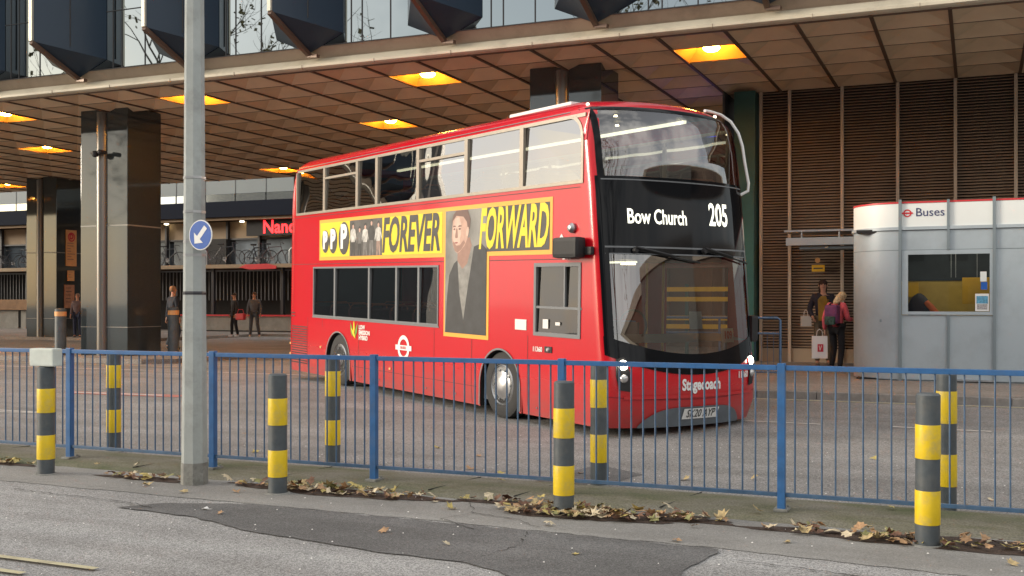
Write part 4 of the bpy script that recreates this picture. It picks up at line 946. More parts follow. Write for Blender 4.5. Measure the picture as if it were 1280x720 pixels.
for xa in (-7.45, -2.1):                                           # black wheel housings
    for near in (True, False):
        m = MB(); y0 = .012 if near else 2 * W2 - .012; y1 = .62 if near else 2 * W2 - .62; P = [(xa + .5, .1)] + [(xa + .5 * math.cos(PI * k / 12), .42 + .5 * math.sin(PI * k / 12)) for k in range(13)] + [(xa - .5, .1)]
        for (a, b), (c, d) in zip(P, P[1:]): m.quad((a, y0, b), (c, y0, d), (c, y1, d), (a, y1, b))
        m.raw([(a, y1, b) for a, b in P], [tuple(range(len(P)))])
        m.build('wheel_housing', M['black'], BUS)
    for near in (True, False):
        m = MB(); y0 = -.012 if near else 2 * W2 + .012
        P = [(xa + .5, .12)] + [(xa + .5 * math.cos(PI * k / 20), .42 + .5 * math.sin(PI * k / 20)) for k in range(21)] + [(xa - .5, .12)]
        Q = [(xa + (a - xa) * 1.05, .42 + (b - .42) * 1.05 if b > .42 else b) for a, b in P]
        for i in range(len(P) - 1): m.quad((P[i][0], y0, P[i][1]), (P[i + 1][0], y0, P[i + 1][1]), (Q[i + 1][0], y0, Q[i + 1][1]), (Q[i][0], y0, Q[i][1]))
        m.build('arch_trim', M['grey_panel'], BUS, sharp=1)
    for near in (True, False):                                      # wheels
        yw = .17 if near else 2 * W2 - .17; sg = -1 if near else 1; RX = Matrix.Rotation(PI / 2 * (1 if near else -1), 3, 'X')
        m = MB(); m.lathe([(.27, -.13), (.40, -.15), (.455, -.12), (.463, 0), (.455, .11), (.41, .135), (.29, .13), (.28, .12)], (xa, yw, .435), 40, RX); wl = m.build('wheel', M['tyre'], BUS, smooth=True)
        m = MB(); m.lathe([(.285, .12), (.27, .135), (.25, .10), (.17, .07 if xa < -3 else .13), (.12, .08 if xa < -3 else .15), (.1, .16), (.05, .17), (.001, .17)], (xa, yw, .435), 32, RX); rim = m.build('rim', M['steel'], wl, smooth=True)
        m = MB()
        for k in range(10):
            a = 2 * PI * k / 10; v = RX @ Vector((.205 * math.cos(a), .205 * math.sin(a), .1)); m.lathe([(.014, 0), (.014, .035)], Vector((xa, yw, .435)) + v, 8, RX)
        m.build('wheel_nuts', M['grey_panel'], wl)
# --- patches laid on the skin
def patch(name, kind, a0, a1, z0, z1, mt, off=.004, parent=None, na=1, nz=None, z0f=None, z1f=None, rad=0, far_side=False):
    nz = nz or max(1, int((z1 - z0) / .12)); m = MB(); fn = (lambda a, z: side_pt(a, z, off, far_side)) if kind == 's' else (lambda a, z: front_pt(a, z, off))
    g = []
    for i in range(na + 1):
        a = a0 + (a1 - a0) * i / na; lo = z0f(a) if z0f else z0; hi = z1f(a) if z1f else z1
        if rad:
            d = min(a - a0, a1 - a); 
            if d < rad: q = rad - math.sqrt(max(0, rad * rad - (rad - d) ** 2)); lo += q; hi -= q
        g.append([fn(a, lo + (hi - lo) * j / nz) for j in range(nz + 1)])
    for i in range(na):
        for j in range(nz): m.quad(g[i][j], g[i + 1][j], g[i + 1][j + 1], g[i][j + 1])
    return m.build(name, mt, parent or BUS, smooth=kind == 'f', sharp=1)
# roof pod behind the front dome
m = MB(); m.box(-2.7, -1.2, .5, 1.5, 4.2, 4.275, .03); m.build('roof_pod', M['white'], BUS)
# upper side windows: frames, panes, opening hoppers
def window_side(x0, x1, z0, z1, hopper=False, far_side=False, curved=False, fr=.045, frame_mat=None):
    frame_mat = frame_mat or M['win_frame']; sg = (lambda y: y) if not far_side else (lambda y: 2 * W2 - y)
    m = MB(); yo, yi = -.012, .03
    def bx(a, b, c, d):
        lo, hi = sorted((sg(yo + ins((c + d) / 2)), sg(yi + ins((c + d) / 2)))); m.box(a, b, lo, hi, c, d)
    bx(x0, x1, z0, z0 + fr); bx(x0, x1, z1 - fr, z1); bx(x0, x0 + fr, z0 + fr, z1 - fr)
    if not curved: bx(x1 - fr, x1, z0 + fr, z1 - fr)
    else:
        R = .34; cx_, cz_ = x1 - R, z1 - R
        bx(x1 - fr, x1, z0 + fr, z1 - R)
        for k in range(10):
            a, b = PI / 2 * k / 10, PI / 2 * (k + 1) / 10
            for r in (R,):
                q = [(cx_ + rr * math.cos(t), cz_ + rr * math.sin(t)) for rr, t in ((R - fr, a), (R + .0, a), (R + .0, b), (R - fr, b))]
                m.quad(*[(p[0], sg(yo + ins(p[1])), p[1]) for p in q])
            # red infill outside the rounded corner
    if hopper: zz = z1 - .26; bx(x0 + fr, x1 - fr, zz, zz + .04)
    f = m.build('window', frame_mat, BUS)
    m = MB(); y = sg(.012)
    if curved:
        pts = [(x0 + .02, z0 + .02), (x1 - .03, z0 + .02)] + [(x1 - .34 + .31 * math.cos(PI / 2 * k / 8), z1 - .34 + .31 * math.sin(PI / 2 * k / 8)) for k in range(9)] + [(x0 + .02, z1 - .02)]
        m.raw([(a, y + (ins(b) if not far_side else -ins(b)), b) for a, b in pts], [tuple(range(len(pts)))])
    else: m.quad((x0 + .02, y, z0 + .02), (x1 - .02, y, z0 + .02), (x1 - .02, y + (.02 if not far_side else -.02), z1 - .02), (x0 + .02, y + (.02 if not far_side else -.02), z1 - .02))
    m.build('pane', M['side_glass'] if z0 > 2.5 else M['low_glass'], f, sharp=1); return f
UW = [(-9.42, -8.1, 0), (-8.1, -6.71, 1), (-6.71, -5.95, 0), (-5.95, -4.51, 0), (-4.51, -3.05, 1), (-3.05, -1.61, 0), (-1.61, -.24, 2)]
for a, b, k in UW:
    window_side(a, b, 3.09, 3.96, k == 1, curved=k == 2)
    window_side(a, min(b, -.31), 3.09, 3.96, k == 1, True)
# red metal in the rounded corner of the foremost window
m = MB(); R = .34; cx_, cz_ = -.24 - R, 3.96 - R
P = [(cx_ + R * math.cos(PI / 2 * k / 10), cz_ + R * math.sin(PI / 2 * k / 10)) for k in range(11)] + [(-.16, cz_ + .05), (-.16, 4.0), (cx_ - .02, 4.0)]
m.raw([(a, ins(b) - .003, b) for a, b in [(cx_, 4.0)] + P[::-1][0:0] + P[:11][::-1] + [(-.19, cz_), (-.19, 4.0)]], [tuple(range(14))]); m.build('corner_panel', M['red_paint'], BUS, sharp=1)
LW = [(-8.57, -7.6), (-7.6, -6.2), (-6.2, -5.2), (-5.2, -4.45), (-4.45, -3.82)]
for a, b in LW: window_side(a, b, 1.18, 2.10, False, fr=.03, frame_mat=M['grey_panel']); window_side(a, b, 1.18, 2.10, False, True, fr=.03, frame_mat=M['grey_panel'])
f = window_side(-1.28, -.26, 1.16, 2.11, False, fr=.05, frame_mat=M['grey_panel'])
m = MB(); m.box(-1.22, -.24, -.008, .02, 1.52, 1.55); m.box(-.62, -.59, -.008, .02, 1.55, 2.06); m.build('slide_rail', M['grey_panel'], f)
m = MB(); m.box(-1.08, -.96, -.0, .004, 1.26, 1.38); m.box(-.8, -.7, 0, .004, 1.31, 1.35); m.build('sticker', M['paper'], f)
# grey band under the lower windows (window rubber) and cantrail gutter
for z0, z1, x0, x1 in ((1.155, 1.178, -8.6, -3.8), (4.0, 4.012, -9.4, -.6)):
    patch('rubber_strip', 's', x0, x1, z0, z1, M['grey_panel'], .008)
# panel shut lines
for x in (-8.83, -8.15, -6.6, -3.95, -2.85, -1.42): patch('panel_gap', 's', x, x + .008, .12 if x not in (-8.15,) else .99, 1.15, M['black'], .003)
for z in (2.15, 3.04): patch('panel_gap', 's', -9.6, -.3, z, z + .008, M['black'], .003)
patch('panel_gap', 's', -6.85, -2.7, .36, .366, M['black'], .003)
for x in (-9.3, -8.6, -6.5, -5.8, -5.0, -4.2, -3.3, -1.2, -.5):
    m = MB(); p = side_pt(x, .21, .004); m.lathe([(.014, 0), (.012, .006)], p, 8, Matrix.Rotation(PI / 2, 3, 'X')); m.build('rivet', M['grey_panel'], BUS)
# engine grille at the tail
m = MB()
for k in range(16):
    z = .26 + k * .046; m.box(-9.6, -8.86, -.006, .0, z, z + .02)
m.build('engine_grille', M['black'], BUS)
m = MB()
for k in range(2): m.box(-9.63, -9.45, -.006, 0, 1.15 + k * .06, 1.17 + k * .06)
m.build('upper_grille', M['black'], BUS)
for x, z in ((-9.66, .42), (-9.66, .62), (-8.2, .62), (-5.4, .42)):
    m = MB(); m.box(x - .03, x + .03, -.014, 0, z - .02, z + .02, .006); m.build('marker_lamp', M['notice'], BUS)
# filler flap / mirror / camera
m = MB(); m.box(-1.02, -.86, -.012, -.002, .95, 1.03, .005); m.build('door_handle', M['black'], BUS); m = MB(); m.lathe([(.03, 0), (.02, .02)], (-.93, -.015, .99), 10, Matrix.Rotation(PI / 2, 3, 'X')); m.build('lock', M['steel'], BUS)
m = MB(); m.box(-.62, -.13, -.2, -.03, 2.16, 2.42, .05); m.box(-.2, .0, -.06, 0, 2.2, 2.3, .02); m.build('mirror_arm', M['black'], BUS)
m = MB(); m.lathe([(.06, 0), (.065, .03), (.035, .07), (.001, .08)], (-.44, 0, 2.54), 14, Matrix.Rotation(PI / 2, 3, 'X')); m.build('side_camera', M['steel'], BUS, smooth=True)
# diamonds and codes on the side
def side_map(x0, z0, off=.008): return lambda v: side_pt(x0 + v.x, z0 + v.y, off)
m = MB(); q = .085; m.raw([side_pt(-.68 + a, 2.38 + b, .006) for a, b in ((-q, 0), (0, -q * 1.15), (q, 0), (0, q * 1.15))], [(0, 1, 2, 3)]); d_ = m.build('diamond_mark', M['sign_white'], BUS, sharp=1)
m = MB(); q = .05; m.raw([side_pt(-.68 + a, 2.38 + b, .009) for a, b in ((-q, 0), (0, -q * 1.15), (q, 0), (0, q * 1.15))], [(0, 1, 2, 3)]); m.build('diamond_core', M['grey_panel'], BUS, sharp=1)
text_obj('garage_code', 'BW', .13, M['sign_white'], BUS, None, 'LEFT', 0, 1, side_map(-.66, 2.19))
text_obj('fleet_number', '11360', .09, M['sign_white'], BUS, None, 'LEFT', .002, 1, side_map(-1.3, .98))
m = MB(); m.box(-1.72, -1.45, -.008, -.002, 1.22, 1.36); m.build('notice_sticker', M['paper'], BUS)
# roundel on the flank, leaf logo
SM = lambda v: side_pt(v.x, v.y, .008 + v.z)
roundel(BUS, -4.93, .79, .2, SM, (M['sign_white'], M['sign_white']))
text_obj('roundel_text', 'BUSES', .055, M['red_paint'], BUS, None, 'CENTER', .001, 1.3, lambda v: side_pt(-4.93 + v.x, .79 + v.y, .014))
lg = mat('leaf_logo_green', (.12, .32, .04), .5)
for k, (dx, dz, a, mt) in enumerate(((-.1, .02, 18, lg), (0, .06, 0, M['ad_yellow']), (.1, .02, -20, lg), (-.02, -.04, 45, M['ad_yellow']))):
    m = MB(); L, wd = .13, .035; P = []
    for (u, v) in ((0, -L), (wd, -.03), (wd * .7, .05), (0, L), (-wd * .7, .05), (-wd, -.03)):
        c, s_ = math.cos(R_(a)), math.sin(R_(a)); P.append(side_pt(-6.78 + dx + u * c - v * s_, .98 + dz + u * s_ + v * c, .006 + k * .001))
    m.raw(P, [tuple(range(6))]); m.build('leaf_logo', mt, BUS, sharp=1)
for i, (tx, zz) in enumerate((('LOW', 1.05), ('EMISSION', .96), ('HYBRID', .87))): text_obj('logo_text', tx, .1, M['paper'], BUS, None, 'LEFT', .004, 1, side_map(-6.58, zz))

# --- advert: wide strip with a T shaped tail
def ad(name, x0, x1, z0, z1, mt, off): return patch(name, 's', x0, x1, z0, z1, mt, off)
ad('advert_border', -8.3, -.88, 2.22, 2.96, M['ad_border'], .004); ad('advert_border', -3.66, -2.4, 1.04, 2.22, M['ad_border'], .004)
ad('advert_yellow_field', -8.24, -6.98, 2.28, 2.90, M['ad_yellow'], .007); ad('advert_photo_field', -6.98, -5.72, 2.28, 2.90, M['ad_dark'], .007)
ad('advert_yellow_field', -5.72, -3.72, 2.28, 2.90, M['ad_yellow'], .007); ad('advert_photo_field', -3.62, -2.46, 1.10, 2.90, M['ad_grey'], .007)
ad('advert_photo_field', -2.46, -.94, 2.28, 2.90, M['ad_dark'], .007)
def ad_poly(name, pts, mt, off):
    m = MB(); m.raw([side_pt(a, b, off) for a, b in pts], [tuple(range(len(pts)))]); return m.build(name, mt, BUS, sharp=1)
def ell(cx, cz, rx, rz, n=20, a=0):
    return [(cx + rx * math.cos(t) * math.cos(a) - rz * math.sin(t) * math.sin(a), cz + rx * math.cos(t) * math.sin(a) + rz * math.sin(t) * math.cos(a)) for t in [2 * PI * k / n for k in range(n)]]
for cx, cz, s in ((-8.02, 2.56, .8), (-7.68, 2.57, .9), (-7.22, 2.6, 1.12)):
    ad_poly('advert_blob', ell(cx, cz, .2 * s, .26 * s), M['ad_dark'], .010)
    text_obj('advert_letter', 'P', .5 * s, M['sign_white'], BUS, None, 'CENTER', .028, .9, side_map(cx - .01, cz + .01, .013))
tones = [mat('advert_cloth_' + n, c, .45, var=.4, vscale=9) for n, c in (('pale', (.5, .49, .46)), ('mid', (.14, .135, .13)), ('dark', (.03, .03, .03)), ('warm', (.3, .2, .16)))]
ad_poly('advert_backdrop', [(-6.98, 2.28), (-5.72, 2.28), (-5.72, 2.9), (-6.98, 2.9)], mat('advert_room', (.075, .07, .065), .45, var=.6, vscale=3), .0085)
for cx, h, a, l in ((-6.84, .94, 0, 2), (-6.58, .82, 1, 2), (-6.36, .9, 0, 1), (-6.12, 1, 2, 1), (-5.86, .93, 0, 3)):   # standing figures in the photo field
    H_ = .6 * h; z0 = 2.285; X = lambda u: cx + u
    ad_poly('advert_legs', [(X(-.075), z0), (X(-.02), z0), (X(0), z0 + H_ * .3), (X(.03), z0), (X(.08), z0), (X(.065), z0 + H_ * .48), (X(-.065), z0 + H_ * .48)], tones[l], .0098)
    ad_poly('advert_shirt', [(X(-.07), z0 + H_ * .42), (X(-.075), z0 + H_ * .62), (X(-.12), z0 + H_ * .42), (X(-.135), z0 + H_ * .5), (X(-.1), z0 + H_ * .78), (X(-.03), z0 + H_ * .84), (X(.03), z0 + H_ * .84), (X(.09), z0 + H_ * .79), (X(.13), z0 + H_ * .55), (X(.11), z0 + H_ * .45), (X(.075), z0 + H_ * .64), (X(.07), z0 + H_ * .42)], tones[a], .0104)
    ad_poly('advert_face', ell(cx + .005, z0 + H_ * .91, .034, .05, 12), M['ad_skin'], .0108)
    ad_poly('advert_hair', [(X(-.036), z0 + H_ * .93), (X(-.03), z0 + H_ * 1.0), (X(.01), z0 + H_ * 1.03), (X(.045), z0 + H_ * .98), (X(.04), z0 + H_ * .9), (X(.02), z0 + H_ * .96)], tones[2], .0112)
text_obj('advert_word', 'FOREVER', .78, M['ad_dark'], BUS, None, 'CENTER', .022, .60, lambda v: side_pt(-4.74 + v.x + .12 * v.y, 2.575 + v.y, .011))
text_obj('advert_word', 'FORWARD', .78, M['ad_yellow'], BUS, None, 'CENTER', .022, .44, lambda v: side_pt(-1.80 + v.x + .12 * v.y, 2.575 + v.y, .011))
# portrait: printed photograph of a man, laid as overlapping tone shapes
sk = [mat('advert_tone_' + n, c, .45, var=.12, vscale=10) for n, c in (('light', (.62, .42, .34)), ('mid', (.5, .31, .24)), ('shade', (.3, .17, .13)), ('deep', (.14, .075, .06)))]
bgd = mat('advert_backdrop', (.2, .195, .18), .45, var=.45, vscale=1.6); jk = mat('advert_coat', (.028, .03, .033), .5, var=.35, vscale=5)
ad_poly('portrait_backdrop', [(-3.62, 1.1), (-2.46, 1.1), (-2.46, 2.9), (-3.62, 2.9)], bgd, .0085)
ad_poly('portrait_jacket', [(-3.6, 1.1), (-3.56, 1.6), (-3.5, 1.95), (-3.36, 2.12), (-3.2, 2.2), (-2.98, 2.2), (-2.8, 2.36), (-2.6, 2.4), (-2.46, 2.32), (-2.46, 1.1)], jk, .0095)
ad_poly('portrait_collar', [(-3.26, 2.18), (-3.2, 1.7), (-3.08, 1.3), (-2.98, 1.7), (-2.8, 2.36), (-2.9, 2.42), (-3.0, 2.15), (-3.12, 2.05)], mat('advert_shirt', (.22, .215, .2), .5, var=.3, vscale=6), .0103)
ad_poly('portrait_neck', [(-3.26, 2.16), (-3.25, 2.42), (-2.92, 2.5), (-2.86, 2.38), (-2.98, 2.12), (-3.12, 2.04)], sk[2], .0108)
head = [(-3.42, 2.62), (-3.43, 2.5), (-3.39, 2.38), (-3.33, 2.3), (-3.26, 2.27), (-3.18, 2.3), (-3.06, 2.38), (-2.98, 2.48), (-2.94, 2.62), (-2.96, 2.78), (-3.04, 2.87), (-3.18, 2.9), (-3.32, 2.86), (-3.4, 2.76)]
ad_poly('portrait_face', head, sk[1], .0112)
ad_poly('portrait_face_light', [(-3.40, 2.62), (-3.40, 2.5), (-3.36, 2.4), (-3.28, 2.36), (-3.2, 2.42), (-3.17, 2.55), (-3.16, 2.7), (-3.22, 2.8), (-3.34, 2.78)], sk[0], .0116)
ad_poly('portrait_hair', [(-3.44, 2.72), (-3.38, 2.84), (-3.3, 2.895), (-2.98, 2.895), (-2.9, 2.76), (-2.92, 2.62), (-2.97, 2.6), (-3.0, 2.72), (-3.1, 2.8), (-3.3, 2.82)], sk[3], .0120)
ad_poly('portrait_ear', ell(-2.98, 2.58, .035, .07, 12, -.2), sk[0], .0122)
ad_poly('portrait_stubble', [(-3.4, 2.42), (-3.34, 2.31), (-3.26, 2.28), (-3.16, 2.32), (-3.04, 2.42), (-3.08, 2.46), (-3.2, 2.385), (-3.3, 2.385), (-3.37, 2.45)], sk[2], .0122)
for a, w_ in ((-3.355, .04), (-3.2, .05)):
    ad_poly('portrait_brow', [(a - w_, 2.655), (a + w_, 2.66), (a + w_, 2.675), (a - w_ * .6, 2.68)], sk[3], .0126)
    ad_poly('portrait_eye', ell(a, 2.625, w_ * .7, .014, 10), sk[3], .0126)
ad_poly('portrait_nose', [(-3.3, 2.64), (-3.335, 2.51), (-3.31, 2.49), (-3.25, 2.5), (-3.265, 2.62)], sk[2], .0126)
ad_poly('portrait_mouth', ell(-3.295, 2.425, .05, .013, 10), mat('advert_lips', (.3, .1, .09), .5), .0128)

# --- nose: gloss black mask, screens, bumper
dark = M['black_gloss']
patch('destination_mask', 'f', .09, 2.42, 2.3, 3.17, dark, .006, na=36, nz=6)
patch('pillar_mask', 'f', .035, .13, 1.0, 3.17, dark, .008, na=4, nz=16); patch('pillar_mask', 'f', 2.38, 2.47, 1.0, 3.17, dark, .008, na=4, nz=16)
patch('screen_surround', 'f', .06, .13, 3.17, 4.02, dark, .005, na=3, nz=10, ); patch('screen_surround', 'f', 2.38, 2.45, 3.17, 4.02, dark, .005, na=3, nz=10)
patch('screen_surround', 'f', .08, 2.43, 4.0, 4.05, dark, .004, na=30, nz=2)
patch('upper_windscreen', 'f', .09, 2.42, 3.17, 4.02, M['front_glass'], .0, na=40, nz=10)
patch('lower_windscreen', 'f', .09, 2.42, .97, 2.3, M['front_glass'], .0, na=40, nz=10)
low = lambda y: .74 + .24 * abs((y - 1.25) / 1.2) ** 2.2
patch('lower_mask', 'f', .03, 2.47, .8, 1.13, dark, .007, na=44, nz=5, z0f=low, z1f=lambda y: .99 + .22 * abs((y - 1.25) / 1.2) ** 2)
patch('trim_line', 'f', .09, 2.42, 2.29, 2.31, M['grey_panel'], .012, na=30, nz=1); patch('trim_line', 'f', .09, 2.42, 3.12, 3.135, M['grey_panel'], .012, na=30, nz=1)
patch('trim_line', 'f', .09, 2.42, 2.21, 2.225, M['grey_panel'], .008, na=30, nz=1); patch('header_mask', 'f', .09, 2.42, 2.225, 2.29, dark, .006, na=30, nz=1)
def nose_map(y0, z0, off=.012): return lambda v: front_pt(y0 + v.x, z0 + v.y, off)
text_obj('destination_text', 'Bow Church', .255, M['led'], BUS, None, 'LEFT', .004, .66, nose_map(.35, 2.67))
text_obj('route_number', '205', .40, M['led'], BUS, None, 'LEFT', .008, .64, nose_map(1.6, 2.73))
# bumper details
patch('bumper_crease_shade', 'f', .05, 2.46, .44, .452, mat('bus_red_crease_shade', (.25, .005, .012), .5), .004, na=40, nz=1, z0f=lambda y: .43 + .05 * abs((y - 1.25) / 1.2) ** 2, z1f=lambda y: .442 + .05 * abs((y - 1.25) / 1.2) ** 2)  # crease shade laid on as a flat darker red strip
patch('bumper_ridge', 'f', .2, 2.3, .46, .5, M['red_paint'], .02, na=40, nz=1)
patch('valance', 'f', .42, 2.08, .1, .36, M['valance'], .014, na=36, nz=3, z1f=lambda y: .35 - .22 * abs((y - 1.25) / .83) ** 5)
patch('number_plate', 'f', 1.0, 1.58, .2, .335, M['sign_white'], .03, na=6, nz=2)
text_obj('plate_text', 'SK20 AYP', .14, M['ad_dark'], BUS, None, 'CENTER', .002, .8, nose_map(1.29, .267, .034))
text_obj('operator_name', 'Stagecoach', .19, M['sign_white'], BUS, None, 'LEFT', .007, .76, nose_map(.97, .61, .008))
text_obj('front_fleet_number', '11360', .115, M['sign_white'], BUS, None, 'LEFT', .004, .85, nose_map(1.97, .70, .008))
for y, sg in ((.2, -1), (2.32, 1)):      # light clusters
    m = MB(); P = [(-.08, -.19), (.05, -.17), (.085, .0), (.07, .2), (-.02, .23), (-.07, .05)]
    m.raw([front_pt(min(2.47, max(.04, y + a * -sg * -1)), .74 + b, .012) for a, b in P], [tuple(range(6))]); hl = m.build('headlight', M['black'], BUS, sharp=1)
    for dz, mt, r in ((.13, M['headlamp'], .052), (-.03, mat('indicator_clear', (.5, .5, .5), .2, .5), .045)):
        p = front_pt(y, .74 + dz, .014); n = (front_pt(y, .74 + dz, .03) - p).normalized(); Mn = n.to_track_quat('Z', 'Y').to_matrix()
        m = MB(); m.lathe([(r * 1.15, 0), (r, .015), (r * .6, .03), (.001, .034)], p, 20, Mn); m.build('lamp', mt if (sg == 1 or dz < 0) else M['headlamp'], hl, smooth=True)
# wipers
for y0, y1, z0, z1 in ((.42, 1.35, 2.26, 2.12), (1.45, 2.36, 2.27, 2.13)):
    m = MB(); n = 8; P = [front_pt(y0 + (y1 - y0) * k / n, z0 + (z1 - z0) * (k / n), .05) for k in range(n + 1)]; m.tube(P, .011, 6); Q = [front_pt(y0 + (y1 - y0) * k / n * .55, z0 + .03 - .1 * k / n, .07) for k in range(n + 1)]; m.tube(Q, .016, 6)
    m.lathe([(.04, 0), (.03, .04)], front_pt(y0, z0, .03), 10, Matrix.Rotation(PI / 2, 3, 'Y')); m.build('wiper', M['black'], BUS)
# white tube guarding the upper nearside corner
P = [front_pt(1.95, 4.13, .03), front_pt(2.1, 4.12, .05), front_pt(2.25, 4.08, .07), front_pt(2.36, 4.0, .08), front_pt(2.42, 3.87, .09), front_pt(2.45, 3.7, .1), front_pt(2.47, 3.5, .1), front_pt(2.48, 3.2, .12), front_pt(2.48, 3.1, .1), front_pt(2.46, 3.06, .0)]
m = MB(); m.tube(P, .02, 8); m.build('branch_guard', M['white'], BUS, smooth=True)
for y, z in ((.16, 4.09), (2.12, 4.09)): m = MB(); m.lathe([(.022, 0), (.02, .02), (.001, .03)], front_pt(y, z, .0), 12, Matrix.Rotation(PI / 2, 3, 'Y')); m.build('marker_light', M['strip'], BUS)
m = MB(); m.box(.1, .2, 2.5, 2.62, 1.1, 1.45, .03); m.build('nearside_mirror', M['black'], BUS)
# things behind the lower screen
m = MB(); m.raw([front_pt(.12 + (2.26) * k / 14, 1.14, -.04) for k in range(15)] + [(-.35, .12 + 2.26 * k / 14, 1.2) for k in range(15)], [(k, k + 1, k + 16, k + 15) for k in range(14)]); m.build('dashboard', mat('dashboard_grey', (.16, .18, .19), .55), BUS, sharp=1)
m = MB(); m.quad(*[front_pt(y, z, -.03) for y, z in ((1.74, 1.12), (2.0, 1.12), (2.0, 1.3), (1.74, 1.3))]); m.build('screen_card', mat('number_card', (.85, .7, .5), .5), BUS, sharp=1)
text_obj('card_text', '109', .13, mat('number_card_ink', (.8, .12, .03), .5), BUS, None, 'CENTER', .006, .9, nose_map(1.87, 1.21, -.022))
m = MB(); m.quad(*[front_pt(y, z, -.05) for y, z in ((1.2, 1.3), (1.42, 1.3), (1.42, 1.52), (1.2, 1.52))]); m.build('screen_paper', M['kiosk_white'], BUS, sharp=1)
m = MB(); m.tube([(-.16, .75 + .22 * math.cos(a), 1.32 + .2 * math.sin(a)) for a in [2 * PI * k / 24 for k in range(25)]], .016, 8, False); m.build('steering_wheel', M['black'], BUS)
# interior
m = MB(); m.box(-9.6, .0, .06, 2.45, .2, .34); m.box(-9.5, -.35, .05, 2.46, 2.16, 2.28); m.box(-9.5, -.5, .25, 2.26, 4.1, 4.12); m.box(-9.66, -9.6, .1, 2.4, .34, 4.0)
m.build('inner_floor', M['bus_floor'], BUS)
m = MB(); m.box(-9.3, .0, .3, 2.2, .1, .2); m.box(-8.9, -6.3, .65, 1.9, .08, .2); m.build('underframe', M['black'], BUS)
m = MB(); m.box(-1.35, -1.3, .06, 1.1, .34, 2.16); m.box(-1.3, -.45, 1.06, 1.1, .34, 1.35); m.box(-3.8, -3.74, .03, 1.0, .34, 2.16); m.box(-.42, -.36, .2, 2.3, 2.28, 3.05); m.build('partition', M['bus_int'], BUS)
def seat_proto():
    m = MB(); m.box(-.22, .22, -.42, .42, .38, .48, .03); m.box(-.26, -.17, -.42, .42, .45, 1.02, .03); m.box(-.15, .1, -.3, .3, 0, .38); s = m.build('seat', M['moquette'], BUS)
    m = MB(); m.tube([(-.26, -.36, .6), (-.28, -.36, 1.05), (-.28, -.3, 1.1), (-.28, .3, 1.1), (-.28, .36, 1.05), (-.26, .36, .6)], .014, 6); m.build('grab_rail', M['grab_orange'], s); return s
s0 = seat_proto(); first = True
for lvl, xs_ in ((2.28, [-9.0 + .78 * k for k in range(11)]), (.34, [-8.6 + .8 * k for k in range(6)])):
    for x in xs_:
        for y in (.52, 1.98):
            if first: s = s0; first = False
            else: s = copy_tree(s0, BUS)
            s.location = (x, y, lvl)
m = MB(); m.box(-9.2, -.7, .42, .47, 4.06, 4.1); a_ = m.build('strip_light', M['strip'], BUS); m = MB(); m.box(-9.2, -.7, 2.05, 2.1, 4.06, 4.1); m.build('strip_light', M['strip'], BUS)
m = MB(); m.box(-8.4, -.7, 1.2, 1.26, 2.13, 2.155); m.build('strip_light', M['strip'], BUS)
m = MB(); m.lathe([(.1, 0), (.09, .02)], (-.45, .9, 2.1), 12); m.build('added_cab_light', M['spot'], BUS)  # lamp added to brighten the dark driver's cab
for x, y in ((-.75, .9), (-1.4, 1.45), (-.75, 2.0)): m = MB(); m.lathe([(.03, 0), (.02, .02)], (x, y, 4.05), 10); m.build('spot_light', M['spot'], BUS)
for x, y in ((-1.3, 1.1), (-3.0, 1.0), (-3.0, 1.6), (-4.6, 1.0), (-6.2, 1.55), (-.9, 1.9), (-1.6, 2.2)):
    m = MB(); m.tube([(x, y, .34), (x, y, 2.16)], .018, 8); m.build('grab_pole', M['yellow'], BUS)
m = MB(); m.box(-1.1, -1.0, .9, 1.5, 1.0, 1.35); m.build('ticket_machine', mat('machine_blue', (.05, .2, .4), .5), BUS)
m = MB(); m.box(-1.1, -.65, .5, 1.0, .7, .82, .03); m.box(-1.18, -1.05, .5, 1.0, .8, 1.55, .04); m.box(-1.0, -.75, .6, .9, .34, .7); m.build('driver_seat', M['bus_floor'], BUS)
m = MB(); m.lathe([(.03, 0), (.03, .03)], (-2.8, .9, 1.9), 10); m.box(-1.9, -1.86, 1.55, 1.6, 1.6, 1.7); m.build('stop_lamp', M['taillight'], BUS)
# rear lamps
for y in (.12, 2.3): m = MB(); m.box(XR0 - .01, XR0 + .02, y, y + .12, .7, 1.3, .01); m.build('rear_lamp', M['taillight'], BUS)

# ------------------------------------------------------------------ people
def skin_mesh(name, verts, edges, radii, mt, parent, sub=1, root=0):
    me = bpy.data.meshes.new(name); me.from_pydata([tuple(v) for v in verts], edges, []); o = bpy.data.objects.new(name, me); COL.objects.link(o)
    md = o.modifiers.new('s', 'SKIN'); md.use_smooth_shade = True
    for i, v in enumerate(me.skin_vertices[0].data):
        r = radii[i]; v.radius = (r, r) if not isinstance(r, tuple) else r
        v.use_root = (i == root)
    sb = o.modifiers.new('u', 'SUBSURF'); sb.levels = sub; sb.render_levels = sub
    bpy.context.view_layer.update(); dg = bpy.context.evaluated_depsgraph_get(); new = bpy.data.meshes.new_from_object(o.evaluated_get(dg))
    bpy.data.objects.remove(o); bpy.data.meshes.remove(me)
    new.materials.clear(); new.materials.append(mt)
    for p in new.polygons: p.use_smooth = True
    q = bpy.data.objects.new(name, new); COL.objects.link(q); q.parent = parent; return q
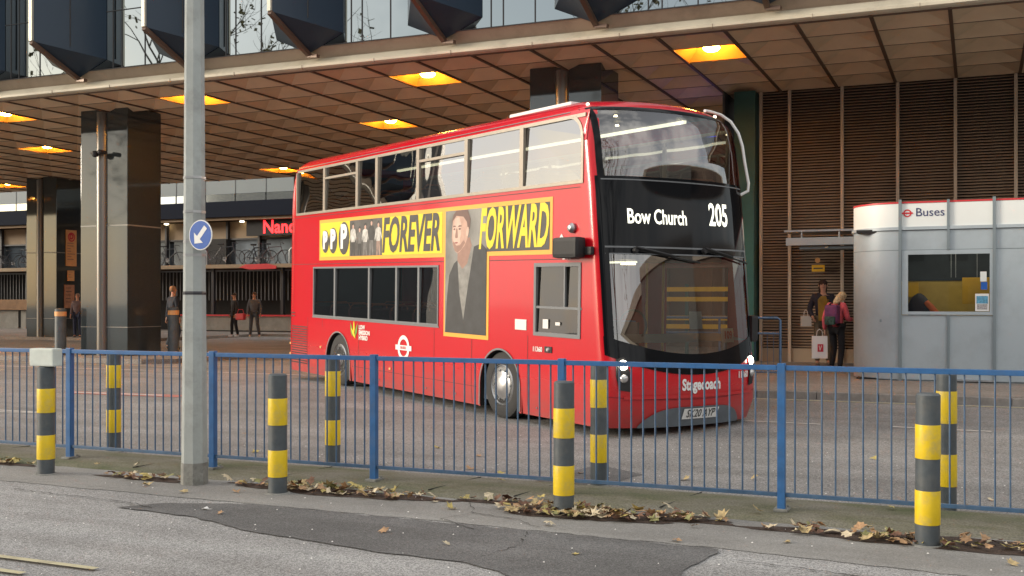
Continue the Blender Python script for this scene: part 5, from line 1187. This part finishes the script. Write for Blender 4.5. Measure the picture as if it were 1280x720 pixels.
def person(loc, rz, label, H=1.75, J=None, top=None, legs=None, hair=(.05, .03, .02), longhair=False, shoes=(.6, .6, .6), toph=.0, coat_long=False, group=None, parent=None, name='person', skirt=False):
    """faces local -y. J overrides joints (metres for a 1.75 m figure)"""
    t = empty(name, loc, rz, label, 'person', group); s = H / 1.75; t.scale = (s, s, s)
    j = dict(pel=(0, 0, .95), bel=(0, .0, 1.1), che=(0, .0, 1.3), nek=(0, .01, 1.47), hd0=(0, -.005, 1.56), hd1=(0, -.01, 1.65), hd2=(0, 0, 1.70),
             shL=(-.18, 0, 1.42), shR=(.18, 0, 1.42), elL=(-.24, .02, 1.14), elR=(.24, .02, 1.14), wrL=(-.25, -.06, .9), wrR=(.25, -.06, .9),
             hiL=(-.1, 0, .92), hiR=(.1, 0, .92), knL=(-.11, -.02, .5), knR=(.11, -.02, .5), anL=(-.11, .02, .08), anR=(.11, .02, .08))
    j.update(J or {}); j = {k: Vector(v) for k, v in j.items()}
    V = []; E = []; Rd = []; idx = {}
    def add(n, p, r): idx[n] = len(V); V.append(Vector(p)); Rd.append(r)
    def link(*ns):
        for a, b in zip(ns, ns[1:]): E.append((idx[a], idx[b]))
    for n, r in (('pel', .12), ('bel', .115), ('che', .13), ('nek', .052), ('hd0', .066), ('hd1', .088), ('hd2', .07), ('shL', .06), ('shR', .06), ('elL', .042), ('elR', .042), ('wrL', .028), ('wrR', .028),
                 ('hiL', .085), ('hiR', .085), ('knL', .055), ('knR', .055), ('anL', .038), ('anR', .038)): add(n, j[n], r)
    for sd in 'LR':
        hd = (j['wr' + sd] - j['el' + sd]).normalized(); add('pa' + sd, j['wr' + sd] + hd * .06, (.036, .02)); link('wr' + sd, 'pa' + sd)
        side = Vector((0, 1, 0)); side = (side - hd * side.dot(hd)).normalized(); inw = hd.cross(side) * (1 if sd == 'L' else -1)
        for k, (o_, L) in enumerate(((-.03, .062), (-.01, .075), (.01, .07), (.03, .055))):
            a = j['wr' + sd] + hd * .095 + side * o_; add(f'f{sd}{k}', a, .010); add(f'g{sd}{k}', a + hd * L * .55 + inw * .008, .009); add(f'h{sd}{k}', a + hd * L * .85 + inw * .03, .007); link('pa' + sd, f'f{sd}{k}', f'g{sd}{k}', f'h{sd}{k}')
        a = j['wr' + sd] + hd * .04 - side * .035; add('t' + sd, a, .011); add('u' + sd, a - side * .02 + hd * .045 + inw * .01, .008); link('pa' + sd, 't' + sd, 'u' + sd)
        foot = j['an' + sd] + Vector((0, -.13, -.045)); add('fo' + sd, foot, .035); link('an' + sd, 'fo' + sd)
    link('pel', 'bel', 'che', 'nek', 'hd0', 'hd1', 'hd2'); link('che', 'shL', 'elL', 'wrL'); link('che', 'shR', 'elR', 'wrR'); link('pel', 'hiL', 'knL', 'anL'); link('pel', 'hiR', 'knR', 'anR')
    b = skin_mesh('body', V, E, Rd, M['skin'], t, 1, 0)
    # face
    fwd_ = Vector((0, -1, 0)); hc = j['hd1']; up = (j['hd2'] - j['hd0']).normalized(); rt = up.cross(fwd_ * -1).normalized(); fd = rt.cross(up) * 1
    if fd.y > 0: fd = -fd
    mm = MB(); mm.lathe([(.001, 0), (.012, .008), (.017, .03), (.008, .055)], hc + fd * .084 - up * .03, 8); mm.build('nose', M['skin'], t, smooth=True)
    for sx_ in (-1, 1):
        mm = MB(); mm.lathe([(.012, -.004), (.010, .004)], hc + fd * .084 + rt * .03 * sx_ + up * .01, 8, fd.to_track_quat('Z', 'Y').to_matrix()); mm.build('eye', M['black'], t)
        mm = MB(); mm.lathe([(.012, -.008), (.026, 0), (.012, .008)], hc + rt * .086 * sx_ - up * .005, 8, rt.to_track_quat('Z', 'Y').to_matrix()); mm.build('ear', M['skin'], t, smooth=True)
    mm = MB(); mm.bar(hc + fd * .082 - up * .045 - rt * .022, hc + fd * .082 - up * .045 + rt * .022, .009, .007); mm.build('mouth', mat('lips', (.35, .12, .1), .5), t)
    # hair cap
    hm = mat('hair', hair, .85, var=.45, vscale=35, bump=.6, bscale=60); mm = MB(); Mh = Matrix((rt, -fd, up)).transposed()
    mm.lathe([(.001, -.085), (.05, -.07), (.08, -.035), (.093, .01), (.088, .05), (.062, .085), (.03, .1), (.001, .105)], hc - fd * .026 + up * .018, 18, Mh)
    if longhair: mm.lathe([(.03, -.24), (.07, -.2), (.085, -.1), (.09, -.02), (.07, .02)], hc - fd * .045, 14, Mh)
    mm.build('hair', hm, t, smooth=True)
    # top
    tm = mat('top_cloth', top, .85, var=.2, vscale=14, bump=.3, bscale=12); lm = mat('trouser_cloth', legs, .85, var=.2, vscale=14, bump=.3, bscale=12)
    low = j['pel'] + Vector((0, 0, -.02 if not coat_long else -.35))
    tv = [low, j['pel'] + Vector((0, 0, .03)), j['bel'], j['che'], j['nek'] + Vector((0, 0, -.02)), j['shL'], j['shR'], j['elL'], j['elR'], j['wrL'], j['wrR']]
    tr = [(.16, .13), (.155, .13), (.15, .13), (.165, .14), .075, .085, .085, .062, .062, .046, .046]
    skin_mesh('jacket', tv, [(0, 1), (1, 2), (2, 3), (3, 4), (3, 5), (3, 6), (5, 7), (6, 8), (7, 9), (8, 10)], tr, tm, t, 1, 2)
    lv = [j['pel'], j['hiL'], j['hiR'], j['knL'], j['knR'], j['anL'], j['anR']]
    skin_mesh('trousers', lv, [(0, 1), (0, 2), (1, 3), (2, 4), (3, 5), (4, 6)], [.13, .1, .1, .075, .075, .062, .062], lm, t, 1, 0)
    sm = mat('shoe', shoes, .6)
    for sd in 'LR':
        a = j['an' + sd]; skin_mesh('shoe', [a + Vector((0, .03, -.03)), a + Vector((0, -.07, -.045)), a + Vector((0, -.16, -.05))], [(0, 1), (1, 2)], [.05, .046, .036], sm, t, 1, 0)
    return t, j
# man in dark jacket over mustard top, by the louvred wall
t1, j1 = person((-3.1, 24.6, PV), R_(12), 'dark haired man in a dark jacket and mustard top holding a small bag', 1.86,
       dict(elL=(-.27, .03, 1.15), wrL=(-.22, -.17, 1.0), elR=(.25, .02, 1.15), wrR=(.2, -.12, .98)), (.02, .02, .035), (.16, .13, .09), (.03, .015, .012), True, (.25, .2, .15))
mm = MB(); mm.raw([(-.1, -.152, .92), (.1, -.152, .92), (.07, -.165, 1.36), (.05, -.10, 1.43), (-.05, -.10, 1.43), (-.11, -.158, 1.36), (-.1, -.10, .92), (.1, -.10, .92), (.11, -.1, 1.36), (-.11, -.1, 1.36)], [(0, 1, 2, 3, 4, 5), (0, 6, 7, 1), (1, 7, 8, 2), (0, 5, 9, 6)]); mm.build('mustard_top', mat('mustard_cloth', (.27, .17, .03), .8, var=.2, vscale=9), t1)
def bag(loc, rz, w, d, h, col, label, logo=None):
    t = empty('carrier_bag', loc, rz, label, 'bag'); m = MB(); m.raw([(-w / 2, -d / 2, 0), (w / 2, -d / 2, 0), (w / 2, d / 2, 0), (-w / 2, d / 2, 0), (-w * .49, -d * .42, h), (w * .49, -d * .42, h), (w * .49, d * .42, h), (-w * .49, d * .42, h)], [(0, 3, 2, 1), (0, 1, 5, 4), (1, 2, 6, 5), (2, 3, 7, 6), (3, 0, 4, 7)])
    m.build('bag_body', mat('bag_paper', col, .6, bump=.4, bscale=9), t)
    if logo: m = MB(); m.box(-w * .16, w * .22, -d * .52, -d * .5, h * .3, h * .64); m.build('logo', mat('bag_logo', logo, .5), t); m = MB(); m.bar((-w * .06, -d * .54, h * .58), (.0, -d * .54, h * .36), .012); m.bar((w * .1, -d * .54, h * .58), (.0, -d * .54, h * .36), .012); m.build('logo_mark', M['paper'], t)
    m = MB(); m.tube([(-w * .2, 0, h), (-w * .16, 0, h + .1), (0, 0, h + .14), (w * .16, 0, h + .1), (w * .2, 0, h)], .007, 6); m.build('handle', M['paper'], t); return t
bag((-3.44, 24.42, 1.13), R_(20), .22, .12, .22, (.5, .5, .47), 'small white and green bag hanging from the hand of the man by the wall')
# woman in pink with rucksack
t2, j2 = person((-2.62, 22.9, PV), R_(158), 'fair haired woman in a pink jacket, head bent, beside the kiosk', 1.62,
       dict(hd0=(-.03, -.05, 1.54), hd1=(-.06, -.11, 1.60), hd2=(-.08, -.13, 1.65), wrL=(-.2, -.3, 1.12), elL=(-.26, -.02, 1.12), wrR=(.3, -.04, .88), elR=(.28, .03, 1.14), knR=(.1, -.08, .5), anL=(-.12, .08, .08)), (.55, .09, .12), (.012, .012, .016), (.45, .33, .2), True, (.75, .75, .75))
tb = empty('rucksack', (-2.62 + .0, 22.9, PV), R_(158), 'purple and dark green rucksack on the back of the woman in pink', 'rucksack')
m = MB(); m.box(-.14, .14, .09, .25, .95, 1.33, .05); m.build('pack', mat('purple_fabric', (.13, .03, .1), .8, var=.3, vscale=10), tb)
m = MB(); m.box(-.11, .11, .23, .3, .93, 1.1, .03); m.build('front_pocket', mat('dark_green_pattern', (.03, .07, .06), .8, var=.8, vscale=25), tb)
m = MB()
for sx_ in (-.1, .1): m.tube([(sx_, .1, 1.34), (sx_, -.02, 1.37), (sx_ * 1.3, -.13, 1.27), (sx_ * 1.3, -.13, 1.1), (sx_, .08, .98)], .018, 6)
m.build('strap', M['black'], tb)
bag((-2.93, 22.72, .52), R_(14), .30, .14, .45, (.78, .76, .76), 'white paper carrier bag with a red square logo held by the woman in pink', (.6, .02, .05))
# person seen from behind by the near column, people on the far pavement
person((-21.75, 25.6, PV), R_(160), 'person in a long dark coat walking away beyond the right black bollard', 1.85, dict(wrL=(-.27, -.02, .88), wrR=(.26, .05, .88), knL=(-.11, -.1, .5), anR=(.11, .12, .1)), (.03, .04, .06), (.03, .05, .08), (.4, .25, .15), False, (.03, .03, .03), coat_long=True)
person((-32.63, 32.83, PV), R_(20), 'person in a grey jacket half hidden between the two dark columns', 1.72, None, (.16, .12, .13), (.02, .03, .07), (.3, .2, .15), False, (.1, .1, .1))
person((-27.38, 35.83, PV), R_(-30), 'person in black trousers and white shoes standing by the low seat wall', 1.75, dict(knL=(-.13, -.05, .5), anL=(-.2, -.02, .08), knR=(.13, .0, .5), anR=(.18, .08, .08)), (.03, .03, .035), (.012, .012, .014), (.06, .04, .03), False, (.75, .75, .75))
person((-26.34, 35.73, PV), R_(25), 'person in grey jeans and pale shoes standing nearest the bus rear', 1.78, dict(knL=(-.12, -.06, .5), anL=(-.14, -.1, .08), knR=(.13, -.04, .52), anR=(.2, .0, .08)), (.12, .13, .16), (.07, .08, .1), (.1, .06, .04), False, (.6, .55, .5))
t = empty('shoulder_bag', (-26.9, 35.6, .95), 0, 'small bright red bag held between the two people at the seat wall', 'bag')
m = MB(); m.box(-.2, .2, -.08, .08, 0, .26, .05); m.build('bag_body', M['kiosk_red'], t); m = MB(); m.tube([(-.16, 0, .25), (-.1, 0, .42), (.1, 0, .42), (.16, 0, .25)], .012, 6); m.build('handle', M['kiosk_red'], t)
# the driver at the wheel
drv, _ = person((0, 0, 0), 0, 'bus driver in dark uniform seated behind the lower windscreen', 1.7,
       dict(elL=(-.24, -.1, 1.16), elR=(.24, -.1, 1.16), wrL=(-.2, -.38, 1.22), wrR=(.2, -.38, 1.22), hiL=(-.1, -.05, .92), hiR=(.1, -.05, .92), knL=(-.12, -.45, .9), knR=(.12, -.45, .9), anL=(-.12, -.5, .5), anR=(.12, -.5, .5)), (.02, .025, .04), (.02, .02, .025), (.03, .02, .015))
bpy.context.view_layer.update()
drv.matrix_world = Matrix.Translation((-4.32, 12.62, .03)) @ (MBUS.to_4x4() @ Matrix.Translation((-.86, .75, -.12)) @ Matrix.Rotation(PI / 2, 4, 'Z'))

# ------------------------------------------------------------------ fallen leaves and dirt
def leaf_shape(s, rnd):
    pts = []; lob = 5
    for k in range(lob * 2 + 1):
        a = R_(-120 + 240 * k / (lob * 2)); r = s * ((1.0 if k % 2 == 0 else rnd.uniform(.5, .8)) * rnd.uniform(.75, 1.1)); pts.append((r * math.sin(a), r * math.cos(a)))
    pts.append((-.06 * s, -.2 * s)); pts.append((-.03 * s, -.9 * s)); pts.append((.03 * s, -.9 * s)); pts.append((.06 * s, -.2 * s))
    return pts[:lob * 2 + 1][::1] + [(.0, -.25 * s)]
def leaf_geo(m, x, y, z, s, rnd, tilt=.35):
    P = leaf_shape(s, rnd); rz = rnd.uniform(0, 2 * PI); rx = rnd.gauss(0, tilt); ry = rnd.gauss(0, tilt); curl = rnd.choice([-1, 1, 1]) * rnd.uniform(1, 7)
    Mt = Matrix.Translation((x, y, z)) @ Matrix.Rotation(rz, 4, 'Z') @ Matrix.Rotation(rx, 4, 'X') @ Matrix.Rotation(ry, 4, 'Y')
    vs = [Vector((0, 0, 0))] + [Vector((a, b, curl * (a * a * 1.3 + b * b * .5) + rnd.uniform(-.004, .006))) for a, b in P]; vs = [Mt @ v for v in vs]; lo = min(v.z for v in vs)
    if lo < z + .003: vs = [v + Vector((0, 0, z + .003 - lo)) for v in vs]
    n = len(P); m.raw(vs, [(0, i + 1, (i + 1) % n + 1) for i in range(n)])
LM = [mat('fallen_leaf_' + n, c, .7, var=.35, vscale=25) for n, c in (('straw', (.42, .32, .16)), ('tan', (.38, .23, .12)), ('pale', (.52, .44, .3)), ('olive', (.24, .23, .09)), ('brown', (.15, .075, .045)), ('yellow', (.44, .35, .12)))]
rnd = random.Random(21)
def dirt(cx, cy, rx, ry, seed):
    r2 = random.Random(seed); n = 44; P = []
    for k in range(n):
        a = 2 * PI * k / n; q = 1 + .16 * math.sin(3 * a + seed) + .1 * math.sin(7 * a + 2 * seed) + r2.uniform(-.1, .1); P.append((cx + rx * q * math.cos(a), min(8.34, cy + ry * q * math.sin(a))))
    m = MB(); m.raw([(x, y, .008) for x, y in P] + [(cx, cy, .014)], [(i, (i + 1) % n, n) for i in range(n)]); o = m.build('leaf_mould', M['dirt'], sharp=1); tag(o, None, None, None, 'stuff'); o['label'] = 'dark wet leaf mould lying in the channel'; o['category'] = 'dirt'
piles = [(-4.95, 8.08, .85, .17, 80), (-2.85, 7.97, .62, .2, 120), (-2.1, 8.12, .42, .14, 35), (-7.15, 8.02, .5, .1, 34), (-.3, 8.02, 1.1, .2, 85), (.6, 8.0, .7, .2, 40), (-5.75, 8.1, .5, .1, 30), (-9.1, 8.2, .35, .1, 14), (-3.5, 8.2, .5, .09, 16)]
for i, (cx, cy, rx, ry, n) in enumerate(piles):
    dirt(cx, cy, rx, ry, i + 1)
    ms = [MB() for _ in LM]
    m = MB()
    for k in range(int(n * 1.15)):
        a = rnd.uniform(0, 2 * PI); q = rnd.random() ** .6; x = cx + rx * q * math.cos(a) * 1.05; y = min(8.45, cy + ry * q * math.sin(a) * 1.1)
        m.cur = rnd.choice([0, 0, 1, 1, 2, 2, 3, 4, 4, 4, 5]); leaf_geo(m, x, y, .014 + rnd.uniform(0, .02), rnd.uniform(.028, .072), rnd, .28)
    o = m.build('leaf_litter', LM, sharp=1); tag(o, 'drift of fallen plane leaves in the channel beside the kerb strip', 'leaves', None, 'stuff')
spots = [(-9.3, 7.95), (-8.0, 8.3), (-7.6, 8.42), (-6.85, 7.72), (-6.3, 7.55), (-6.6, 8.1), (-5.9, 7.75), (-4.1, 8.0), (-3.85, 7.8), (-3.4, 7.9), (-3.3, 8.35), (-1.75, 8.15), (-1.55, 8.4), (-1.9, 7.85), (-1.1, 8.2), (-1.2, 7.6), (.2, 7.5),
         (-4.6, 9.75), (-4.2, 9.6), (-4.9, 10.6), (-3.5, 9.9), (-2.5, 9.95), (-1.9, 10.2), (-2.6, 10.7), (-.9, 9.5), (.1, 9.9), (-7.3, 9.9), (-8.4, 11.2), (-5.6, 11.0), (-1.0, 12.0),
         (-5.4, 6.9), (-3.9, 6.8), (-3.3, 6.6), (-2.4, 6.7), (-1.9, 7.35), (-2.9, 7.5), (-1.4, 8.95), (-.6, 8.9), (-3.9, 8.9)]
where = lambda x, y: 'on the near road' if y < 7.4 else ('on the pale channel' if y < 8.4 else ('on the mossy strip' if y < 9.3 else 'behind the railing'))
marks = [(-8.22, 'the left front bollard with the box sign'), (-6.54, 'the lamp post'), (-5.55, 'the second front bollard'), (-4.3, 'the third railing panel'), (-2.97, 'the third front bollard'), (-1.39, 'the railing post right of the bus'), (-.31, 'the nearest front bollard')]
seen = {}
def leaf_label(x, y):
    mk = min(marks, key=lambda q: abs(q[0] - x)); side = 'left of' if x < mk[0] else 'right of'; L = 'curled leaf %s, %s %s' % (where(x, y), side, mk[1])
    k = seen.get(L, 0); seen[L] = k + 1; return L if not k else ['', 'second ', 'third ', 'fourth ', 'fifth '][k] + L
for x, y in spots:
    m = MB(); leaf_geo(m, x, y, .008 if y < 8.24 else (.046 if y < 8.5 else (.058 if y < 9.28 else .004)), rnd.uniform(.035, .065), rnd, .2); o = m.build('fallen_leaf', rnd.choice(LM[:3] + [LM[5]]), sharp=1)
    tag(o, leaf_label(x, y), 'leaf', 'scattered single leaves')
m = MB(); r3 = random.Random(9)
for k in range(420):
    x = r3.uniform(-10, 2); y = r3.uniform(4.9, 12.5)
    if 8.2 < y < 9.35: continue
    s = r3.uniform(.003, .009); m.raw([(x - s, y, .02 if 8.3 < y < 9.3 else .009), (x, y - s * .7, .02 if 8.3 < y < 9.3 else .009), (x + s, y, .02 if 8.3 < y < 9.3 else .009), (x, y + s * .8, .06 if 8.3 < y < 9.3 else .014)], [(0, 1, 3), (1, 2, 3), (2, 0, 3), (0, 2, 1)])
tag(m.build('grit', M['paper'], sharp=1), 'pale grit and leaf crumbs scattered over the road', 'grit', None, 'stuff')
m = MB(); sx0, sy0 = -5.62, 6.98; m.raw([(sx0 + a * .6, sy0 + b_ * .6, .012 + c * .6) for a, b_, c in ((-.06, 0, 0), (.0, -.03, .02), (.07, .02, 0), (0, .05, .035), (.1, .04, .012))], [(0, 1, 3), (1, 2, 3), (1, 4, 2), (0, 3, 2)]); tag(m.build('litter_scrap', M['paper'], sharp=1), 'small scrap of crumpled white paper on the road left of the dark patch', 'litter')

M['terrace_cool'] = mat('terrace_render', (.15, .17, .175), .8, var=.2, vscale=.6)
# ------------------------------------------------------------------ the street behind the viewpoint (mirrored in glass and granite)
def tree(loc, H, seed, label):
    rnd = random.Random(seed); t = empty('plane_tree', loc, 0, label, 'tree', 'plane trees across the street'); wood = MB(); lv = MB()
    def grow(p, d, L, r, lvl):
        n = 4; pts = [p]; rs = [r]; q = p.copy(); dd = d.copy()
        for k in range(n):
            dd = (dd + Vector((rnd.gauss(0, .12), rnd.gauss(0, .12), rnd.gauss(.05, .08)))).normalized(); q = q + dd * L / n; pts.append(q.copy()); rs.append(r * (1 - .55 * (k + 1) / n))
        wood.tube(pts, rs, 7 if lvl < 2 else (5 if lvl < 3 else 3), False)
        if lvl >= 5: return
        for k in range(rnd.choice((2, 3, 3)) if lvl else 5):
            i = rnd.randint(2, n); a = rnd.uniform(.5, 1.2); ax = Vector((rnd.gauss(0, 1), rnd.gauss(0, 1), rnd.gauss(0, .4))).normalized(); nd = (dd + ax * a).normalized()
            grow(pts[i], nd, L * rnd.uniform(.55, .78), rs[i] * .85, lvl + 1)
        if lvl >= 3:
            for k in range(5):
                c = pts[rnd.randint(1, n)] + Vector((rnd.gauss(0, .25), rnd.gauss(0, .25), rnd.gauss(-.1, .2))); s = rnd.uniform(.09, .17); a = Vector((rnd.gauss(0, 1), rnd.gauss(0, 1), rnd.gauss(0, 1))).normalized() * s; b = Vector((rnd.gauss(0, 1), rnd.gauss(0, 1), rnd.gauss(0, 1))).normalized() * s
                lv.quad(c - a, c - b, c + a, c + b)
    grow(Vector((0, 0, 0)), Vector((0, 0, 1)), H * .42, .4, 0)
    wood.build('trunk', M['bark'], t, sharp=1); lv.build('crown', M['leaf_tree'], t, sharp=1)
for i, (x, y, H, l) in enumerate([(-24, -4, 19, 'bare plane tree across the street, farthest left of the row'), (-15, -5, 18, 'bare plane tree across the street, second from the left'), (-6.5, -4, 19, 'bare plane tree across the street straight behind the viewer'),
                                  (1.5, -7, 19, 'bare plane tree across the street right of the viewer'), (12, -9, 19, 'bare plane tree across the street, farthest right of the row'), (-34, -4, 19, 'bare plane tree at the far left street corner')]): tree((x, y, 0), H, i + 5, l)
def block(name, x0, x1, y0, y1, H, mt, label, face, nx, nf, fh=3.3):
    t = empty(name, ((x0 + x1) / 2, (y0 + y1) / 2, 0), 0, label, 'building'); cx, cy = (x0 + x1) / 2, (y0 + y1) / 2
    m = MB(); m.box(x0 - cx, x1 - cx, y0 - cy, y1 - cy, 0, H); m.build('wall', mt, t)
    m = MB(); m.box(x0 - cx - .2, x1 - cx + .2, y0 - cy - .2, y1 - cy + .2, H, H + .5); m.build('roof', M['tower_rib'], t)
    for f in range(nf):
        m = MB()
        for k in range(nx):
            if face == 'y': w = (x1 - x0) / nx; a = x0 - cx + w * k + w * .28; m.box(a, a + w * .44, y1 - cy, y1 - cy + .06, f * fh + 1, f * fh + 2.7)
            else: w = (y1 - y0) / nx; a = y0 - cy + w * k + w * .28; m.box(x1 - cx, x1 - cx + .06, a, a + w * .44, f * fh + 1, f * fh + 2.7)
        m.build('window_row', M['far_glass'], t)
block('rendered_terrace', -70, 8, -48, -34, 12, M['terrace_cool'], 'long grey rendered terrace across the street behind the viewer', 'y', 30, 4)
block('brick_terrace', 30, 44, -40, 60, 8, M['brick'], 'brown brick terrace closing the street at the right', 'y', 6, 2)
# office tower whose ribs ripple in the bus windows
t = empty('office_tower', (-165, 36, 0), 0, 'tall ribbed office tower down the street to the left', 'building')
m = MB(); m.box(-9, 9, -11, 14, 0, 75); m.build('tower_body', M['tower_dark'], t)
m = MB()
for k in range(14): m.box(9, 9.5, -11 + k * 1.9, -10.5 + k * 1.9, 0, 75)
m.build('tower_ribs', M['tower_rib'], t)
# street side opposite the kiosk, seen in the nearside of the windscreen
block('dark_office_block', 22, 34, 2, 18, 7, M['tower_dark'], 'dark office block beyond the right end of the station', 'x', 10, 2)
